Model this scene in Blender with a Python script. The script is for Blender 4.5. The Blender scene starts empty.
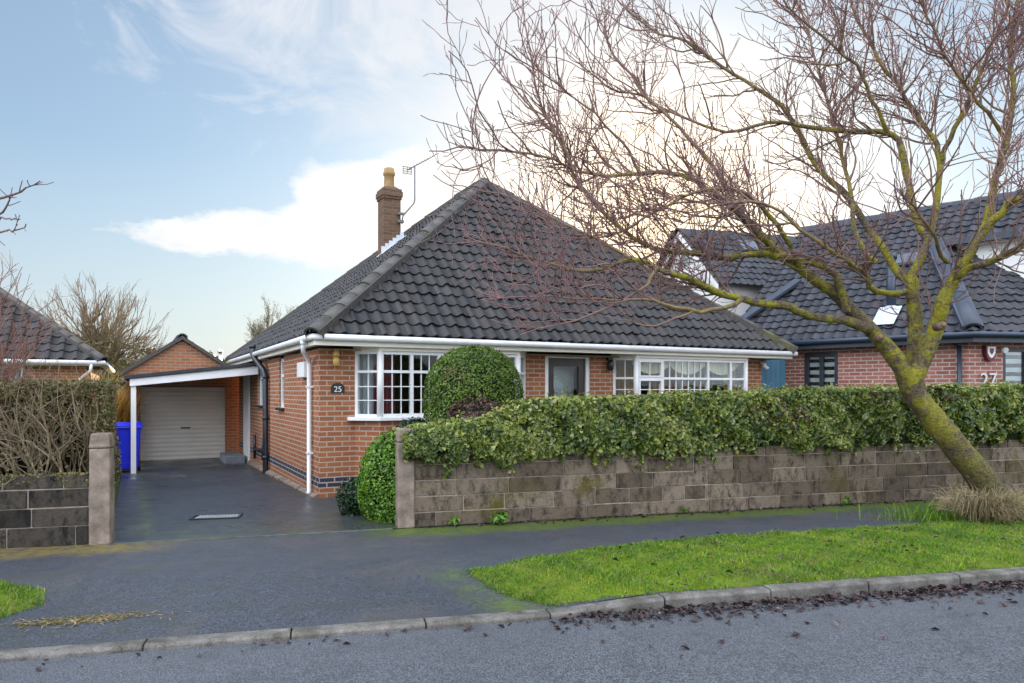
import bpy, bmesh, math, random
import numpy as np
from mathutils import Vector, Matrix
R = math.radians
random.seed(7)
rng = np.random.RandomState(11)
sc = bpy.context.scene
col = sc.collection

# ------------------------------------------------------------------ camera
F, HY, CH = 725.0, 391.0, 1.57
cam = bpy.data.cameras.new('camera'); co = bpy.data.objects.new('camera', cam); col.objects.link(co)
co.location = (0, 0, CH); co.rotation_euler = (R(90), 0, 0)
cam.sensor_width = 36; cam.lens = 36 * F / 1024; cam.shift_y = (HY - 341.5) / 1024
cam.clip_start = 0.05; cam.clip_end = 3000
sc.camera = co

def P3(px, py, d):
    return Vector(((px - 512) / F * d, d, CH - (py - HY) / F * d))

# ------------------------------------------------------------------ object helpers
def tag(o, label=None, cat=None, group=None, kind=None):
    if label: o['label'] = label
    if cat: o['category'] = cat
    if group: o['group'] = group
    if kind: o['kind'] = kind
    return o

def empty(name, loc=(0, 0, 0), rz=0.0, label=None, cat=None, group=None):
    o = bpy.data.objects.new(name, None); col.objects.link(o)
    o.location = loc; o.rotation_euler = (0, 0, rz)
    o.empty_display_size = 0.2
    return tag(o, label, cat, group)

def link(name, me, mat=None, parent=None):
    o = bpy.data.objects.new(name, me); col.objects.link(o)
    if mat: me.materials.append(mat)
    if parent: o.parent = parent
    return o

def np_mesh(name, V, Fc, mat=None, parent=None, smooth=False, fattr=None, vattr=None, uv=False):
    V = np.asarray(V, dtype=np.float32).reshape(-1, 3)
    Fc = np.asarray(Fc, dtype=np.int32)
    n, k = Fc.shape
    me = bpy.data.meshes.new(name)
    me.vertices.add(len(V)); me.vertices.foreach_set('co', V.ravel())
    me.loops.add(n * k); me.loops.foreach_set('vertex_index', Fc.ravel())
    me.polygons.add(n)
    me.polygons.foreach_set('loop_start', np.arange(0, n * k, k, dtype=np.int32))
    me.polygons.foreach_set('loop_total', np.full(n, k, dtype=np.int32))
    if smooth: me.polygons.foreach_set('use_smooth', np.ones(n, dtype=bool))
    if fattr is not None:
        a = me.attributes.new('tint', 'FLOAT', 'FACE'); a.data.foreach_set('value', np.asarray(fattr, dtype=np.float32))
    if vattr is not None:
        a = me.attributes.new('rad', 'FLOAT', 'POINT'); a.data.foreach_set('value', np.asarray(vattr, dtype=np.float32))
    me.update(calc_edges=True); me.validate()
    if uv: box_uv(me)
    return link(name, me, mat, parent)

def box_uv(me):
    lay = me.uv_layers.new(name='UVMap')
    for p in me.polygons:
        n = p.normal
        if abs(n.z) < 0.75:
            l = math.hypot(n.x, n.y) or 1
            tx, ty = -n.y / l, n.x / l
            for li in p.loop_indices:
                c = me.vertices[me.loops[li].vertex_index].co
                lay.data[li].uv = (c.x * tx + c.y * ty, c.z)
        else:
            for li in p.loop_indices:
                c = me.vertices[me.loops[li].vertex_index].co
                lay.data[li].uv = (c.x, c.y)

class MB:
    """collects shapes, builds ONE mesh object"""
    def __init__(self): self.V = []; self.F = []; self.S = []
    def add(self, V, Fc, smooth=False):
        o = len(self.V); self.V += [tuple(v) for v in V]
        self.F += [tuple(i + o for i in f) for f in Fc]; self.S += [smooth] * len(Fc); return self
    def box(self, a, b, M=None):
        x0, y0, z0 = a; x1, y1, z1 = b
        V = [(x0,y0,z0),(x1,y0,z0),(x1,y1,z0),(x0,y1,z0),(x0,y0,z1),(x1,y0,z1),(x1,y1,z1),(x0,y1,z1)]
        if M is not None: V = [M @ Vector(v) for v in V]
        return self.add(V, [(0,3,2,1),(4,5,6,7),(0,1,5,4),(1,2,6,5),(2,3,7,6),(3,0,4,7)])
    def prism(self, pts, z0, z1):
        n = len(pts)
        V = [(p[0], p[1], z0) for p in pts] + [(p[0], p[1], z1) for p in pts]
        Fc = [tuple(range(n))[::-1], tuple(range(n, 2 * n))] + [(i, (i + 1) % n, n + (i + 1) % n, n + i) for i in range(n)]
        return self.add(V, Fc)
    def hull(self, A, B):
        """two equal loops A, B (3D) joined"""
        n = len(A)
        return self.add(list(A) + list(B), [tuple(range(n))[::-1], tuple(range(n, 2 * n))] + [(i, (i + 1) % n, n + (i + 1) % n, n + i) for i in range(n)])
    def tube(self, pts, rad, sides=10, caps=True):
        pts = [Vector(p) for p in pts]; n = len(pts)
        rr = rad if isinstance(rad, (list, tuple)) else [rad] * n
        ref = None; rings = []
        for i in range(n):
            t = (pts[min(i + 1, n - 1)] - pts[max(i - 1, 0)]).normalized()
            if ref is None:
                ref = t.cross(Vector((0, 0, 1)))
                if ref.length < 0.05: ref = t.cross(Vector((1, 0, 0)))
            ref = (ref - t * ref.dot(t)).normalized(); b = t.cross(ref)
            rings.append([pts[i] + (ref * math.cos(2 * math.pi * k / sides) + b * math.sin(2 * math.pi * k / sides)) * rr[i] for k in range(sides)])
        V = [v for r in rings for v in r]; Fc = []
        for i in range(n - 1):
            for k in range(sides):
                k2 = (k + 1) % sides
                Fc.append((i * sides + k, i * sides + k2, (i + 1) * sides + k2, (i + 1) * sides + k))
        self.add(V, Fc, True)
        if caps:
            o = len(self.V) - len(V)
            self.F += [tuple(o + k for k in range(sides))[::-1], tuple(o + (n - 1) * sides + k for k in range(sides))]; self.S += [False, False]
        return self
    def lathe(self, c, prof, sides=16):
        pts = [(c[0], c[1], c[2] + z) for r, z in prof]
        return self.tube_z(c, prof, sides)
    def tube_z(self, c, prof, sides=16):
        V = []; n = len(prof)
        for r, z in prof:
            for k in range(sides):
                a = 2 * math.pi * k / sides; V.append((c[0] + r * math.cos(a), c[1] + r * math.sin(a), c[2] + z))
        Fc = [(i * sides + k, i * sides + (k + 1) % sides, (i + 1) * sides + (k + 1) % sides, (i + 1) * sides + k) for i in range(n - 1) for k in range(sides)]
        self.add(V, Fc, True)
        o = len(self.V) - len(V)
        self.F += [tuple(o + k for k in range(sides))[::-1], tuple(o + (n - 1) * sides + k for k in range(sides))]; self.S += [False, False]
        return self
    def build(self, name, mat=None, parent=None, bevel=0.0, seg=2, uv=True):
        me = bpy.data.meshes.new(name)
        me.from_pydata(self.V, [], self.F)
        me.polygons.foreach_set('use_smooth', np.array(self.S, dtype=bool))
        me.update()
        if bevel > 0:
            bm = bmesh.new(); bm.from_mesh(me)
            bmesh.ops.recalc_face_normals(bm, faces=bm.faces)
            es = [e for e in bm.edges if len(e.link_faces) == 2 and e.calc_face_angle(0) > 0.6]
            bmesh.ops.bevel(bm, geom=es, offset=bevel, segments=seg, affect='EDGES', profile=0.5, clamp_overlap=True)
            bm.to_mesh(me); bm.free()
        else:
            bm = bmesh.new(); bm.from_mesh(me)
            bmesh.ops.recalc_face_normals(bm, faces=bm.faces); bm.to_mesh(me); bm.free()
        if uv: box_uv(me)
        return link(name, me, mat, parent)

# ------------------------------------------------------------------ material helpers
class NT:
    def __init__(self, name):
        self.m = bpy.data.materials.new(name); self.m.use_nodes = True
        self.t = self.m.node_tree; self.t.nodes.clear()
        self.out = self.n('OutputMaterial')
    def n(self, typ, **kw):
        nd = self.t.nodes.new('ShaderNode' + typ)
        for k, v in kw.items(): setattr(nd, k, v)
        return nd
    def l(self, a, b): self.t.links.new(a, b)
    def val(self, sock, v):
        if hasattr(v, 'is_output') or isinstance(v, bpy.types.NodeSocket): self.l(v, sock)
        else: sock.default_value = v
    def coord(self, kind='Object', scale=None):
        c = self.n('TexCoord').outputs[kind]
        if scale is None: return c
        mp = self.n('Mapping'); self.l(c, mp.inputs[0]); mp.inputs['Scale'].default_value = scale
        return mp.outputs[0]
    def noise(self, vec, scale, detail=4, rough=0.55, dist=0.0):
        nd = self.n('TexNoise'); self.l(vec, nd.inputs['Vector'])
        nd.inputs['Scale'].default_value = scale; nd.inputs['Detail'].default_value = detail
        nd.inputs['Roughness'].default_value = rough; nd.inputs['Distortion'].default_value = dist
        return nd.outputs['Fac']
    def ramp(self, fac, stops, interp='LINEAR'):
        nd = self.n('ValToRGB'); self.l(fac, nd.inputs[0]); cr = nd.color_ramp; cr.interpolation = interp
        while len(cr.elements) < len(stops): cr.elements.new(0.5)
        for e, (p, c) in zip(cr.elements, stops):
            e.position = p; e.color = (c[0], c[1], c[2], 1) if not isinstance(c, (int, float)) else (c, c, c, 1)
        return nd.outputs[0]
    def mix(self, fac, a, b, mode='MIX'):
        nd = self.n('MixRGB', blend_type=mode)
        self.val(nd.inputs[0], fac)
        for s, v in ((nd.inputs[1], a), (nd.inputs[2], b)):
            if isinstance(v, (tuple, list)): s.default_value = (v[0], v[1], v[2], 1)
            else: self.val(s, v)
        return nd.outputs[0]
    def math(self, op, a, b=0.0, c=None, clamp=False):
        nd = self.n('Math', operation=op, use_clamp=clamp)
        self.val(nd.inputs[0], a); self.val(nd.inputs[1], b)
        if c is not None: self.val(nd.inputs[2], c)
        return nd.outputs[0]
    def attr(self, name): return self.n('Attribute', attribute_name=name).outputs['Fac']
    def bump(self, h, strength=0.3, dist=0.02, normal=None):
        nd = self.n('Bump'); self.val(nd.inputs['Height'], h)
        nd.inputs['Strength'].default_value = strength; nd.inputs['Distance'].default_value = dist
        if normal is not None: self.l(normal, nd.inputs['Normal'])
        return nd.outputs[0]
    def bsdf(self, color, rough=0.6, normal=None, spec=0.5, metal=0.0, trans=0.0, transcol=None, finish=True):
        b = self.n('BsdfPrincipled')
        s = b.inputs['Base Color']
        if isinstance(color, (tuple, list)): s.default_value = (color[0], color[1], color[2], 1)
        else: self.l(color, s)
        self.val(b.inputs['Roughness'], rough); b.inputs['Specular IOR Level'].default_value = spec
        b.inputs['Metallic'].default_value = metal
        if normal is not None: self.l(normal, b.inputs['Normal'])
        o = b.outputs[0]
        if trans > 0:
            tr = self.n('BsdfTranslucent')
            if isinstance(color, (tuple, list)): tr.inputs[0].default_value = (color[0], color[1], color[2], 1)
            else: self.l(color, tr.inputs[0])
            mx = self.n('MixShader'); mx.inputs[0].default_value = trans
            self.l(o, mx.inputs[1]); self.l(tr.outputs[0], mx.inputs[2]); o = mx.outputs[0]
        if finish: self.l(o, self.out.inputs[0])
        return b

def simple(name, c, rough=0.5, var=0.12, scale=6.0, spec=0.5, metal=0.0, bump=0.0, bscale=40.0):
    m = NT(name); v = m.coord()
    f = m.noise(v, scale, 5)
    a = tuple(x * (1 - var) for x in c); b = tuple(min(1, x * (1 + var)) for x in c)
    cc = m.ramp(f, [(0.3, a), (0.7, b)])
    nrm = m.bump(m.noise(v, bscale, 4), bump, 0.01) if bump else None
    rr = m.math('ADD', rough - 0.06, m.math('MULTIPLY', m.noise(v, scale * 2.3, 3), 0.12))
    m.bsdf(cc, rr, nrm, spec, metal)
    return m.m

def brick_mat(name, c1, c2, c3, mortar, band=None, rough=0.75, rowh=0.075, bw=0.225, ms=0.011, seedoff=0.0):
    m = NT(name); uv = m.n('UVMap').outputs[0]
    ob = m.coord()
    br = m.n('TexBrick'); m.l(uv, br.inputs['Vector'])
    br.inputs['Scale'].default_value = 1; br.inputs['Brick Width'].default_value = bw; br.inputs['Row Height'].default_value = rowh
    br.inputs['Mortar Size'].default_value = ms; br.inputs['Mortar Smooth'].default_value = 0.25; br.offset = 0.5
    br.inputs['Color1'].default_value = (0, 0, 0, 1); br.inputs['Color2'].default_value = (1, 1, 1, 1); br.inputs['Mortar'].default_value = (0.5, 0.5, 0.5, 1)
    t = br.outputs['Color']
    cc = m.ramp(t, [(0.0, c3), (0.2, c1), (0.45, c2), (0.62, tuple(x * 0.72 for x in c1)), (0.8, c2), (0.93, tuple(x * .9 for x in c1)), (1.0, tuple(.55 * x + .03 for x in c3))])
    big = m.noise(ob, 1.1, 5, 0.6)
    cc = m.mix(m.math('MULTIPLY', m.math('SUBTRACT', big, 0.42, clamp=True), 1.2), cc, tuple(x * 0.62 for x in c2))
    fine = m.noise(ob, 55, 3)
    cc = m.mix(0.28, cc, m.ramp(fine, [(0.25, tuple(x * 0.5 for x in c1)), (0.75, tuple(min(1, x * 1.5) for x in c2))]))
    if band:
        sp = m.n('SeparateXYZ'); m.l(uv, sp.inputs[0]); y = sp.outputs[1]
        k = m.math('MULTIPLY', m.math('GREATER_THAN', y, band[0]), m.math('LESS_THAN', y, band[1]))
        cc = m.mix(k, cc, m.mix(fine, band[2], tuple(x * 1.8 for x in band[2])))
    mcol = m.mix(m.noise(ob, 9, 4), tuple(x * 0.75 for x in mortar), mortar)
    cc = m.mix(br.outputs['Fac'], cc, mcol)
    h = m.math('ADD', m.math('MULTIPLY', m.math('SUBTRACT', 1.0, br.outputs['Fac']), 1.0), m.math('MULTIPLY', fine, 0.35))
    m.bsdf(cc, rough, m.bump(h, 0.7, 0.008), 0.3)
    return m.m

M = {}
M['brick'] = brick_mat('red_brick', (0.30, 0.092, 0.042), (0.36, 0.135, 0.056), (0.20, 0.085, 0.045), (0.46, 0.35, 0.26), band=(0.15, 0.30, (0.022, 0.026, 0.05)))
M['brick_garage'] = brick_mat('garage_brick', (0.33, 0.115, 0.05), (0.40, 0.15, 0.065), (0.26, 0.08, 0.04), (0.36, 0.28, 0.2))
M['brick_pink'] = brick_mat('pink_brick', (0.33, 0.11, 0.085), (0.40, 0.16, 0.12), (0.24, 0.065, 0.06), (0.55, 0.47, 0.41))
M['brick_old'] = brick_mat('chimney_brick', (0.12, 0.06, 0.036), (0.165, 0.09, 0.05), (0.07, 0.04, 0.03), (0.17, 0.12, 0.08))
M['white'] = simple('white_upvc', (0.76, 0.76, 0.755), 0.34, 0.09, 2.2)
M['white_paint'] = simple('white_painted_timber', (0.76, 0.76, 0.75), 0.5, 0.06, 3)
M['cream'] = simple('cream_soffit_board', (0.80, 0.75, 0.65), 0.45, 0.04, 3)
M['black_pipe'] = simple('black_pipe', (0.012, 0.015, 0.022), 0.35, 0.3, 5)
M['navy'] = simple('dark_blue_grey_fascia', (0.025, 0.04, 0.065), 0.35, 0.2, 3)
M['anthracite'] = simple('anthracite_frame', (0.035, 0.04, 0.055), 0.35, 0.15, 3)
M['darkwood'] = simple('dark_brown_frame', (0.032, 0.018, 0.014), 0.35, 0.25, 8)
M['lead'] = simple('lead_flashing', (0.5, 0.52, 0.56), 0.5, 0.15, 9, bump=0.2)
M['leadgrey'] = simple('grey_lead_hip', (0.045, 0.055, 0.078), 0.5, 0.15, 6, bump=0.1)
M['concrete'] = simple('mossy_concrete_post', (0.21, 0.165, 0.13), 0.9, 0.5, 7, spec=0.2, bump=0.7, bscale=60)
M['felt'] = simple('dark_roof_felt', (0.03, 0.033, 0.04), 0.8, 0.25, 6, bump=0.3)
M['aerial'] = simple('dull_grey_aluminium', (0.13, 0.13, 0.14), 0.5, 0.1, 6)
M['skylight'] = simple('roof_window_glass', (0.10, 0.115, 0.14), 0.35, 0.05, 3)
M['galv'] = simple('galvanised_metal', (0.55, 0.57, 0.58), 0.35, 0.1, 6, metal=0.8)
M['pot'] = simple('buff_clay_pot', (0.30, 0.19, 0.075), 0.8, 0.2, 9, bump=0.2)
M['blue_plastic'] = simple('blue_plastic', (0.010, 0.022, 0.62), 0.4, 0.1, 4)
M['bluegate'] = simple('teal_blue_paint', (0.06, 0.17, 0.25), 0.5, 0.1, 4)
M['black'] = simple('black_metal', (0.012, 0.012, 0.014), 0.4, 0.2, 6)
M['render'] = simple('white_render', (0.78, 0.77, 0.75), 0.7, 0.04, 4, bump=0.1)
M['roomwall'] = simple('cream_room_wall', (0.40, 0.27, 0.16), 0.9, 0.1, 2)
M['roomdark'] = simple('dim_room_wall', (0.16, 0.12, 0.10), 0.9, 0.2, 2)
M['drape_gold'] = simple('gold_drapes', (0.36, 0.19, 0.05), 0.8, 0.2, 8)
M['drape_cream'] = simple('cream_swag_fabric', (0.80, 0.70, 0.48), 0.8, 0.1, 8)
M['glow_sheet'] = simple('amber_glow_sheet', (0.62, 0.27, 0.07), 0.8, 0.2, 3)  # amber colour stands in for a warm glow in the right bay
M['drape_red'] = simple('dark_red_curtain', (0.16, 0.03, 0.035), 0.8, 0.2, 8)
M['drape_net'] = simple('pale_net_curtain', (0.62, 0.62, 0.60), 0.8, 0.1, 8)
M['redplastic'] = simple('dark_red_plastic', (0.13, 0.012, 0.02), 0.35, 0.1, 8)
M['chrome'] = simple('brushed_steel', (0.62, 0.62, 0.63), 0.3, 0.05, 8, metal=0.7)
M['stepgrey'] = simple('grey_concrete_step', (0.2, 0.21, 0.23), 0.85, 0.2, 8, bump=0.3)
M['brass'] = simple('amber_lamp_glass', (0.55, 0.34, 0.10), 0.3, 0.1, 8)

def garage_door_mat():
    m = NT('cream_roller_door'); v = m.coord()
    m.bsdf(m.ramp(m.noise(v, 2.0, 5), [(0.3, (0.74, 0.70, 0.62)), (0.7, (0.82, 0.78, 0.70))]), 0.45)
    return m.m
M['rollerdoor'] = garage_door_mat()

def tile_mat(name, dark, light, moss=0.35, warm=(0.10, 0.075, 0.05)):
    m = NT(name); v = m.coord()
    t = m.attr('tint')
    cc = m.mix(t, dark, light)
    n1 = m.noise(v, 1.3, 6, 0.65); n2 = m.noise(v, 26, 4, 0.6)
    cc = m.mix(m.math('MULTIPLY', m.math('SUBTRACT', n2, 0.5, clamp=True), 1.6), cc, tuple(x * 2.0 for x in light))
    k = m.math('MULTIPLY', m.math('SUBTRACT', m.math('ADD', m.math('MULTIPLY', n1, 0.8), m.math('MULTIPLY', n2, 0.35)), 0.66, clamp=True), 6.0 * moss, clamp=True)
    cc = m.mix(k, cc, warm)
    m.bsdf(cc, m.math('ADD', 0.38, m.math('MULTIPLY', n2, 0.35)), m.bump(n2, 0.35, 0.006), 0.5)
    return m.m
M['tile'] = tile_mat('charcoal_concrete_tile', (0.007, 0.007, 0.008), (0.034, 0.029, 0.028), .8, (0.055, 0.038, 0.020))
M['tile27'] = tile_mat('slate_grey_tile', (0.013, 0.014, 0.019), (0.036, 0.037, 0.046), 0.15)
M['hiptile'] = tile_mat('weathered_hip_tile', (0.045, 0.04, 0.036), (0.085, 0.076, 0.068), 2.6, (0.085, 0.08, 0.018))

def leaf_mat(name, stops, rough=0.4, trans=0.2, spec=0.45):
    m = NT(name); cc = m.ramp(m.attr('tint'), stops)
    m.bsdf(cc, rough, None, spec, trans=trans)
    return m.m
M['ivy'] = leaf_mat('ivy_leaf', [(0.0, (0.012, 0.028, 0.007)), (0.35, (0.065, 0.11, 0.016)), (0.65, (0.175, 0.22, 0.028)), (0.86, (0.34, 0.35, 0.07)), (0.93, (0.36, 0.36, 0.20)), (0.97, (0.10, 0.055, 0.03)), (1.0, (0.07, 0.04, 0.025))], 0.33)
M['topiary'] = leaf_mat('clipped_box_leaf', [(0.0, (0.025, 0.06, 0.008)), (0.5, (0.085, 0.155, 0.012)), (0.85, (0.18, 0.26, 0.02)), (1.0, (0.16, 0.09, 0.03))], 0.45)
M['brightshrub'] = leaf_mat('bright_green_leaf', [(0.0, (0.03, 0.08, 0.006)), (0.4, (0.08, 0.19, 0.010)), (0.8, (0.17, 0.32, 0.015)), (1.0, (0.24, 0.36, 0.03))], 0.4)
M['darkshrub'] = leaf_mat('dark_green_leaf', [(0.0, (0.008, 0.025, 0.01)), (0.6, (0.02, 0.055, 0.02)), (1.0, (0.05, 0.10, 0.03))], 0.35)
M['deadleaf'] = leaf_mat('brown_dead_leaf', [(0.0, (0.045, 0.022, 0.02)), (0.6, (0.10, 0.045, 0.04)), (1.0, (0.18, 0.10, 0.07))], 0.55)
M['privet'] = leaf_mat('privet_leaf', [(0.0, (0.05, 0.05, 0.015)), (0.45, (0.11, 0.105, 0.03)), (0.75, (0.18, 0.165, 0.045)), (0.88, (0.22, 0.16, 0.07)), (1.0, (0.17, 0.09, 0.045))], 0.45)
M['litter'] = leaf_mat('fallen_leaf', [(0.0, (0.022, 0.015, 0.016)), (0.5, (0.06, 0.035, 0.034)), (0.8, (0.12, 0.075, 0.065)), (0.95, (0.25, 0.19, 0.17)), (1.0, (0.30, 0.12, 0.04))], 0.5, 0.1)
M['grass'] = leaf_mat('grass_blade', [(0.0, (0.05, 0.12, 0.006)), (0.45, (0.095, 0.215, 0.007)), (0.8, (0.20, 0.31, 0.010)), (0.95, (0.36, 0.34, 0.04)), (1.0, (0.22, 0.16, 0.08))], 0.45, 0.3)
M['drygrass'] = leaf_mat('dry_grass_blade', [(0.0, (0.10, 0.12, 0.03)), (0.3, (0.26, 0.2, 0.1)), (1.0, (0.48, 0.37, 0.22))], 0.6, 0.3)
M['paleleaf'] = leaf_mat('pale_far_foliage', [(0.0, (0.12, 0.13, 0.07)), (1.0, (0.22, 0.22, 0.12))], 0.6, 0.3)
M['reed'] = leaf_mat('golden_reed', [(0.0, (0.42, 0.22, 0.04)), (1.0, (0.72, 0.44, 0.12))], 0.6, 0.45)  # dry reed gold, brightened in the colour to imitate sunlight
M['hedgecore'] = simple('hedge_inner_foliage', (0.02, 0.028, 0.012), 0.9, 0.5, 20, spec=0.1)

def bark_mat(name, mossc, barkc, twigc, r1=0.02, r2=0.07, moss_lo=0.42, bare_foot=False):
    m = NT(name); v = m.coord(); r = m.attr('rad')
    n1 = m.noise(v, 7, 6, 0.65); n2 = m.noise(v, 38, 4, 0.7); n3 = m.noise(v, 2.2, 4, 0.6)
    n4 = m.noise(m.coord('Object', (1.0, 1.0, 5.0)), 14, 5, 0.7); n2 = m.math('ADD', m.math('MULTIPLY', n2, 0.55), m.math('MULTIPLY', n4, 0.45))
    bark = m.ramp(n2, [(0.38, tuple(x * 0.35 for x in barkc)), (0.5, barkc), (0.62, tuple(min(1, x * 2.0) for x in barkc))])
    moss = m.ramp(n2, [(0.36, tuple(x * 0.3 for x in mossc)), (0.5, mossc), (0.64, tuple(min(1, x * 1.5) for x in mossc))])
    k = m.math('MULTIPLY', m.math('SUBTRACT', m.math('ADD', m.math('MULTIPLY', n1, 0.55), m.math('MULTIPLY', n3, 0.45)), moss_lo, clamp=True), 10.0, clamp=True)
    cc = m.mix(k, bark, moss)
    if bare_foot:     # the foot of the trunk is darker, with less moss and pale bark scars
        sz = m.n('SeparateXYZ'); m.l(v, sz.inputs[0])
        foot = m.math('SUBTRACT', 1.0, m.math('DIVIDE', m.math('SUBTRACT', sz.outputs[2], 0.25), 1.5), clamp=True)
        dk = m.ramp(n2, [(0.38, (0.018, 0.015, 0.008)), (0.5, (0.06, 0.05, 0.018)), (0.62, (0.12, 0.10, 0.035))])
        dk = m.mix(m.math('MULTIPLY', m.math('SUBTRACT', m.noise(m.coord('Object', (1, 1, .5)), 4.5, 4, .6), 0.60, clamp=True), 12.0, clamp=True), dk, (0.26, 0.24, 0.25))
        cc = m.mix(m.math('MULTIPLY', foot, m.math('MULTIPLY', m.math('SUBTRACT', m.math('ADD', n1, m.math('MULTIPLY', foot, .45)), 0.52), 5.0, clamp=True)), cc, dk)
    mr = m.n('MapRange'); m.l(r, mr.inputs[0]); mr.inputs[1].default_value = r1; mr.inputs[2].default_value = r2
    cc = m.mix(mr.outputs[0], twigc, cc)
    m.bsdf(cc, 0.75, m.bump(m.math('ADD', n2, m.math('MULTIPLY', n1, 1.2)), 0.8, 0.02), 0.3)
    return m.m
M['cherry'] = bark_mat('mossy_cherry_bark', (0.205, 0.185, 0.012), (0.085, 0.062, 0.040), (0.20, 0.115, 0.108), 0.006, 0.030, 0.44, bare_foot=True)
M['treebark'] = bark_mat('grey_brown_bark', (0.19, 0.16, 0.05), (0.17, 0.13, 0.085), (0.19, 0.14, 0.10), 0.01, 0.05)
M['redtwig'] = bark_mat('reddish_twig_bark', (0.26, 0.16, 0.10), (0.28, 0.17, 0.11), (0.25, 0.125, 0.095), 0.004, 0.012)
M['twigbark'] = bark_mat('pale_stem_bark', (0.22, 0.18, 0.10), (0.27, 0.21, 0.14), (0.22, 0.165, 0.105), 0.004, 0.012)

def glass_mat(name, refl=0.10, tint=(0.9, 0.94, 0.95)):
    m = NT(name)
    tr = m.n('BsdfTransparent'); tr.inputs[0].default_value = (*tint, 1)
    gl = m.n('BsdfGlossy'); gl.inputs['Roughness'].default_value = 0.02; gl.inputs[0].default_value = (1, 1, 1, 1)
    nb = m.bump(m.noise(m.coord(), 2.5, 2), 0.12, 0.03); m.l(nb, gl.inputs['Normal'])
    lw = m.n('LayerWeight'); lw.inputs[0].default_value = 0.35
    f = m.math('ADD', refl, m.math('MULTIPLY', lw.outputs['Fresnel'], 0.20), clamp=True)
    mx = m.n('MixShader'); m.l(f, mx.inputs[0]); m.l(tr.outputs[0], mx.inputs[1]); m.l(gl.outputs[0], mx.inputs[2])
    m.l(mx.outputs[0], m.out.inputs[0])
    return m.m
M['glass'] = glass_mat('window_glass', .015)

# ------------------------------------------------------------------ ground materials
def asphalt(name, dark, light, wet=0.0, moss=None, grain=170, stain=None):
    m = NT(name); v = m.coord()
    g = m.noise(v, grain, 3, 0.7); g2 = m.noise(v, grain * 0.33, 3, 0.6); big = m.noise(v, 0.55, 6, 0.6); mid = m.noise(v, 3.2, 5, 0.62)
    cc = m.ramp(m.math('ADD', m.math('MULTIPLY', g, 0.86), m.math('MULTIPLY', g2, 0.14)), [(0.41, dark), (0.50, tuple(a * .66 + b * .34 for a, b in zip(dark, light))), (0.59, light)])
    cc = m.mix(m.math('MULTIPLY', m.math('SUBTRACT', mid, 0.48, clamp=True), 1.5), cc, tuple(x * 0.8 for x in dark))
    if stain:
        k = m.math('MULTIPLY', m.math('SUBTRACT', m.noise(v, 0.8, 6, 0.7, 0.6), 0.50, clamp=True), 4.0, clamp=True)
        cc = m.mix(m.math('MULTIPLY', m.math('MULTIPLY', k, g), 1.1, clamp=True), cc, stain)
    if moss:
        for (fac) in moss(m, v, mid, g2):
            cc = m.mix(fac[0], cc, fac[1])
    rr = m.ramp(m.math('ADD', m.math('MULTIPLY', big, 0.7), m.math('MULTIPLY', mid, 0.4)), [(0.42, 0.62 - wet), (0.68, 0.88 - 0.6 * wet)])
    m.bsdf(cc, rr, m.bump(m.math('ADD', g, m.math('MULTIPLY', g2, 0.5)), 0.4, 0.005), 0.5)
    return m.m
# ------------------------------------------------------------------ frames of reference
WA = R(16.5); WO = Vector((-1.28, 8.30, 0))          # right garden wall line (front face)
KA = math.atan(0.245); KO = Vector((0.06, 5.24, 0))  # kerb line (road edge)
HA = R(27.6); HO = Vector((-2.82, 10.6, 0))          # bungalow corner
def fr(o, a):
    c, s = math.cos(a), math.sin(a)
    return lambda u, v, z=0.0: Vector((o.x + c * u - s * v, o.y + s * u + c * v, z))
Wf, Kf, Hf = fr(WO, WA), fr(KO, KA), fr(HO, HA)
def sstep(a, b, x):
    t = np.clip((x - a) / (b - a), 0, 1); return t * t * (3 - 2 * t)

def line_dist(m, v, o, a, both=False):
    sp = m.n('SeparateXYZ'); m.l(v, sp.inputs[0]); x, y = sp.outputs[0], sp.outputs[1]
    c, s = math.cos(a), math.sin(a)
    dx = m.math('SUBTRACT', x, o.x); dy = m.math('SUBTRACT', y, o.y)
    u = m.math('ADD', m.math('MULTIPLY', dx, c), m.math('MULTIPLY', dy, s))
    w = m.math('SUBTRACT', m.math('MULTIPLY', dy, c), m.math('MULTIPLY', dx, s))
    return u, w

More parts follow.
